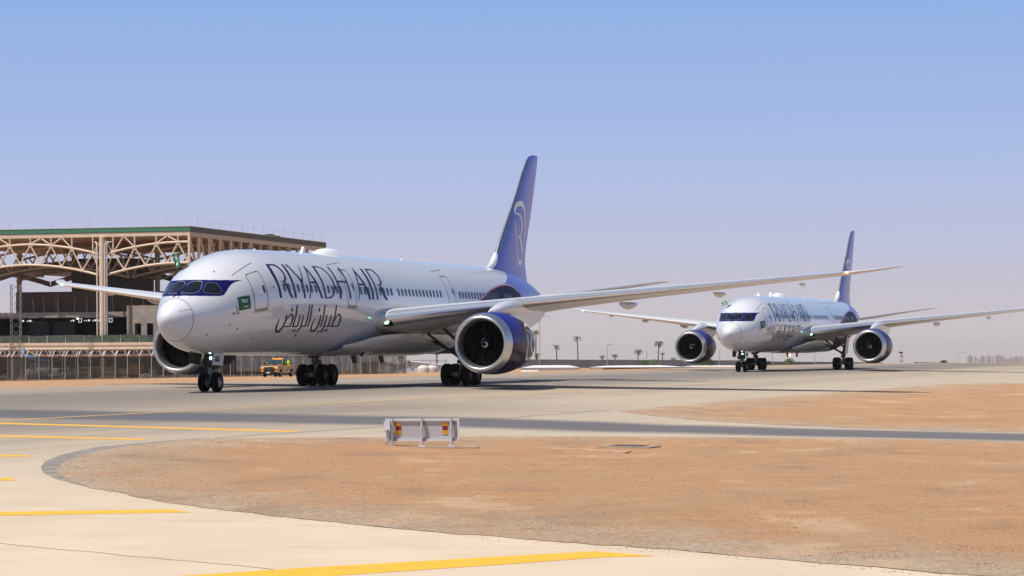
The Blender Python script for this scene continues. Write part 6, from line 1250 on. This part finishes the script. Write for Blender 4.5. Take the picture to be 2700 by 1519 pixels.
# white-roofed shelter and two tanks seen under the belly
sx0, sy0 = -14.1, 350.0; SH = empty('storage_tent', (sx0, sy0, terr(sx0, sy0)), 0, 'pale blue gabled storage tent with white roof, seen under the belly', 'tent')
hz = zat(952, 350, 1075) - terr(sx0, sy0); he = zat(963, 350, 1040) - terr(sx0, sy0)
b_ = MB(); b_.prism([(-2.6, 0, 0), (4.6, 0, 0), (4.6, 0, he), (0, 0, hz-.08), (-2.6, 0, he)], (0, 6, 0)); b_.build('tent_wall', PALEB, SH)
b_ = MB(); b_.add([(-2.8, -.15, he), (0, -.15, hz), (0, 6.2, hz), (-2.8, 6.2, he), (4.8, -.15, he), (4.8, 6.2, he)], [(0, 1, 2, 3), (1, 4, 5, 2)]); b_.build('roof_sheet', TARP, SH)
b_ = MB(); b_.bar((-2.8, -.17, he-.04), (0, -.17, hz-.04), .04, .10, up=(0, 1, 0)); b_.bar((0, -.17, hz-.04), (4.8, -.17, he-.04), .04, .10, up=(0, 1, 0)); b_.build('roof_edge', TARP, SH)
b_ = MB(); b_.box(-.15, .2, -.3, -.18, hz-.22, hz-.02); b_.build('floodlight', DARKM, SH); b_ = MB(); b_.box(.0, .28, -.12, -.02, hz-.62, hz-.50); b_.build('vent', DARKM, SH)
for k, (px, lab) in enumerate(((1116, 'white domed tank, left one of two, beyond the near wheels'), (1139, 'white domed tank, right one of two, beyond the near wheels'))):
    x, y, z = at(px, 341 + 2*k); o = empty('water_tank', (x, y, z), 0, lab, 'tank', 'two white domed tanks'); b_ = MB(); b_.lathe([(0, .80), (.45, .82), (.62, .80), (.82, .62), (.95, .35), (1.0, .0)], (0, 0, 0), 'z', 24); b_.build('tank_shell', mat('cream_tank', (.62,.57,.50), .6, var=.06), o, 50)
    b_ = MB(); b_.tube([(0, 0, 1.0), (0, 0, 1.12)], .12, 8); b_.build('hatch', CREAMD, o)
# beige hoarding at the fence's right end
HO = empty('hoarding', (*at(955, 322)[:2], terr(*at(955, 322)[:2])), radians(-4), 'weathered grey-beige sheet hoarding at the right end of the fences', 'hoarding')
for k in range(11):
    b_ = MB(); h_ = 1.55 - (.10*max(0, k-8)) + .03*(k % 2); b_.box(.36*k, .36*k+.345, 0, .04 + .012*(k % 2), 0, h_); b_.build('hoarding_sheet', [mat('hoard_a', (.34,.30,.25), .8, var=.15), mat('hoard_b', (.30,.27,.23), .8, var=.15), mat('hoard_c', (.37,.33,.29), .8, var=.15)][k % 3], HO)
b_ = MB(); b_.bar((0, -.03, 1.3), (4.0, -.03, 1.3), .03, .05); b_.build('hoarding_rail', GALVD, HO)
# guard rail on the bank under the belly
GR = empty('guard_rail', (*at(1052, 500)[:2], zat(950, 500, 1052) - .75), radians(2), 'thin steel guard rail on the skyline under the belly', 'guard rail')
b_ = MB(); b_.bar((0, 0, .7), (9.5, 0, .7), .05, .09); b_.bar((0, 0, .35), (9.5, 0, .35), .05, .06); b_.build('rail', STRUT, GR)
for k in range(7): b_ = MB(); b_.box(1.5*k, 1.5*k+.10, -.05, .05, -2.2, .75); b_.build('rail_post', STRUT, GR)
# lamp posts
POLE = mat('lamp_post_grey', (.38,.37,.37), .5, .3)
for px, vt, D, arm, lab in [(1423, 835, 520, 1.6, 'street lamp with curved arm right of the near engine'), (1601, 908, 520, .6, 'short lamp post between the two airliners'), (1897, 925, 560, 0, 'thin post right of the far engine'), (2037, 930, 560, 0, 'thin post under the belly of the far airliner, left one'), (2148, 928, 560, .5, 'thin post under the belly of the far airliner, right one'), (1705, 926, 700, 0, 'slim pale post left of the tallest palm'), (2526, 930, 800, 1.8, 'faint curved lamp post near the right edge')]:
    x, y, z = at(px, D); h = zat(vt, D, px) - z; o = empty('lamp_post', (x, y, z), 0, lab, 'lamp post', 'lamp posts beyond the airfield')
    b_ = MB(); b_.tube([(0, 0, -.2), (0, 0, h*.55), (0, 0, h - .5*bool(arm))] + ([(arm*.15, 0, h-.2), (arm*.5, 0, h), (arm, 0, h)] if arm else [(0, 0, h)]), .07, 6); b_.build('post', POLE, o, 50)
    if arm: b_ = MB(); b_.box(arm-.05, arm+.5, -.12, .12, h-.06, h+.05); b_.build('lantern', POLE, o)
# red and white lattice mast at the right
x, y, z = at(2377, 520); o = empty('lattice_mast', (x, y, z), .4, 'red and white lattice mast right of the far engine', 'mast'); h = zat(931, 520, 2377) - z
MR1 = mat('mast_red', (.45,.06,.05), .6); MW1 = mat('mast_white', (.7,.68,.66), .6)
for k in range(6):
    b_ = MB(); z0, z1 = h*k/6, h*(k+1)/6; w_ = .32 - .03*k
    for a, b in ((-1,-1), (1,-1), (1,1), (-1,1)): b_.tube([(a*w_, b*w_, z0), (a*w_*.92, b*w_*.92, z1)], .03, 4)
    for a, b, c, d in ((-1,-1,1,-1), (1,-1,1,1), (1,1,-1,1), (-1,1,-1,-1)): b_.tube([(a*w_, b*w_, z0), (c*w_*.92, d*w_*.92, z1)], .025, 4)
    b_.build('mast_section', MR1 if k % 2 == 0 else MW1, o)
b_ = MB(); b_.box(-.5, .2, -.2, .2, h, h+.25); b_.build('mast_head', DARKM, o)
# far city blocks
CITY = [mat('city_sand', (.46,.35,.24), .8, var=.06), mat('city_grey', (.40,.38,.39), .8, var=.06), mat('city_rose', (.43,.32,.28), .8, var=.06)]; CWIN = mat('city_window', (.30,.27,.26), .5)
random.seed(9)
CL = [(2552, 2566, 939, 0), (2570, 2576, 941, 1), (2587, 2598, 940, 2), (2602, 2613, 939, 0), (2615, 2619, 940, 1), (2625, 2643, 938, 0), (2644, 2650, 941, 1), (2661, 2671, 944, 2), (2673, 2688, 941, 2), (2690, 2696, 940, 1), (2700, 2718, 939, 0), (2580, 2585, 946, 2), (2652, 2659, 947, 0)]
for i, (p0, p1, vt, c_) in enumerate(CL):
    D = 9000 + 150*(i % 4); x0, x1 = (p0-1350)/6740*D, (p1-1350)/6740*D; zg = terr((x0+x1)/2, D); zt = zat(vt, D, p0); w_ = x1-x0
    o = empty('tower_block', (x0, D, zg), 0, ['sand-coloured', 'slim grey', 'rose-grey'][c_] + ' hazy tower block on the skyline, number %s from the left' % ['one','two','four','five','six','eight','nine','eleven','twelve','thirteen','fourteen','three','ten'][i], 'tower block', 'hazy tower blocks on the skyline')
    b_ = MB(); b_.box(0, w_, 0, w_*.9, -2, zt-zg); b_.build('tower_wall', CITY[c_], o)
    b_ = MB(); b_.box(w_*.3, w_*.6, w_*.3, w_*.6, zt-zg, zt-zg+4.5); b_.build('roof_house', CITY[1], o)
    for k in range(3):
        b_ = MB(); b_.box(w_*(.12+.28*k), w_*(.30+.28*k), -.4, -.05, 12, zt-zg-4); b_.build('window_strip', CWIN, o)

# ------------------------------------------------------------------ dusty air
hz_ = MB(); hz_.box(-10100, 10100, -450, 10100, -98, 24.5)
hm_ = bpy.data.materials.new('dusty_air'); hm_.use_nodes = True; ht = hm_.node_tree; ht.nodes.clear()
ho2 = ht.nodes.new('ShaderNodeOutputMaterial'); pv = ht.nodes.new('ShaderNodeVolumePrincipled'); pv.inputs['Color'].default_value = (0.93, 0.86, 0.83, 1); pv.inputs['Density'].default_value = HAZE = 0.00006; pv.inputs['Anisotropy'].default_value = 0.0
ht.links.new(pv.outputs[0], ho2.inputs['Volume'])
tag(hz_.build('haze', hm_), kind='stuff')
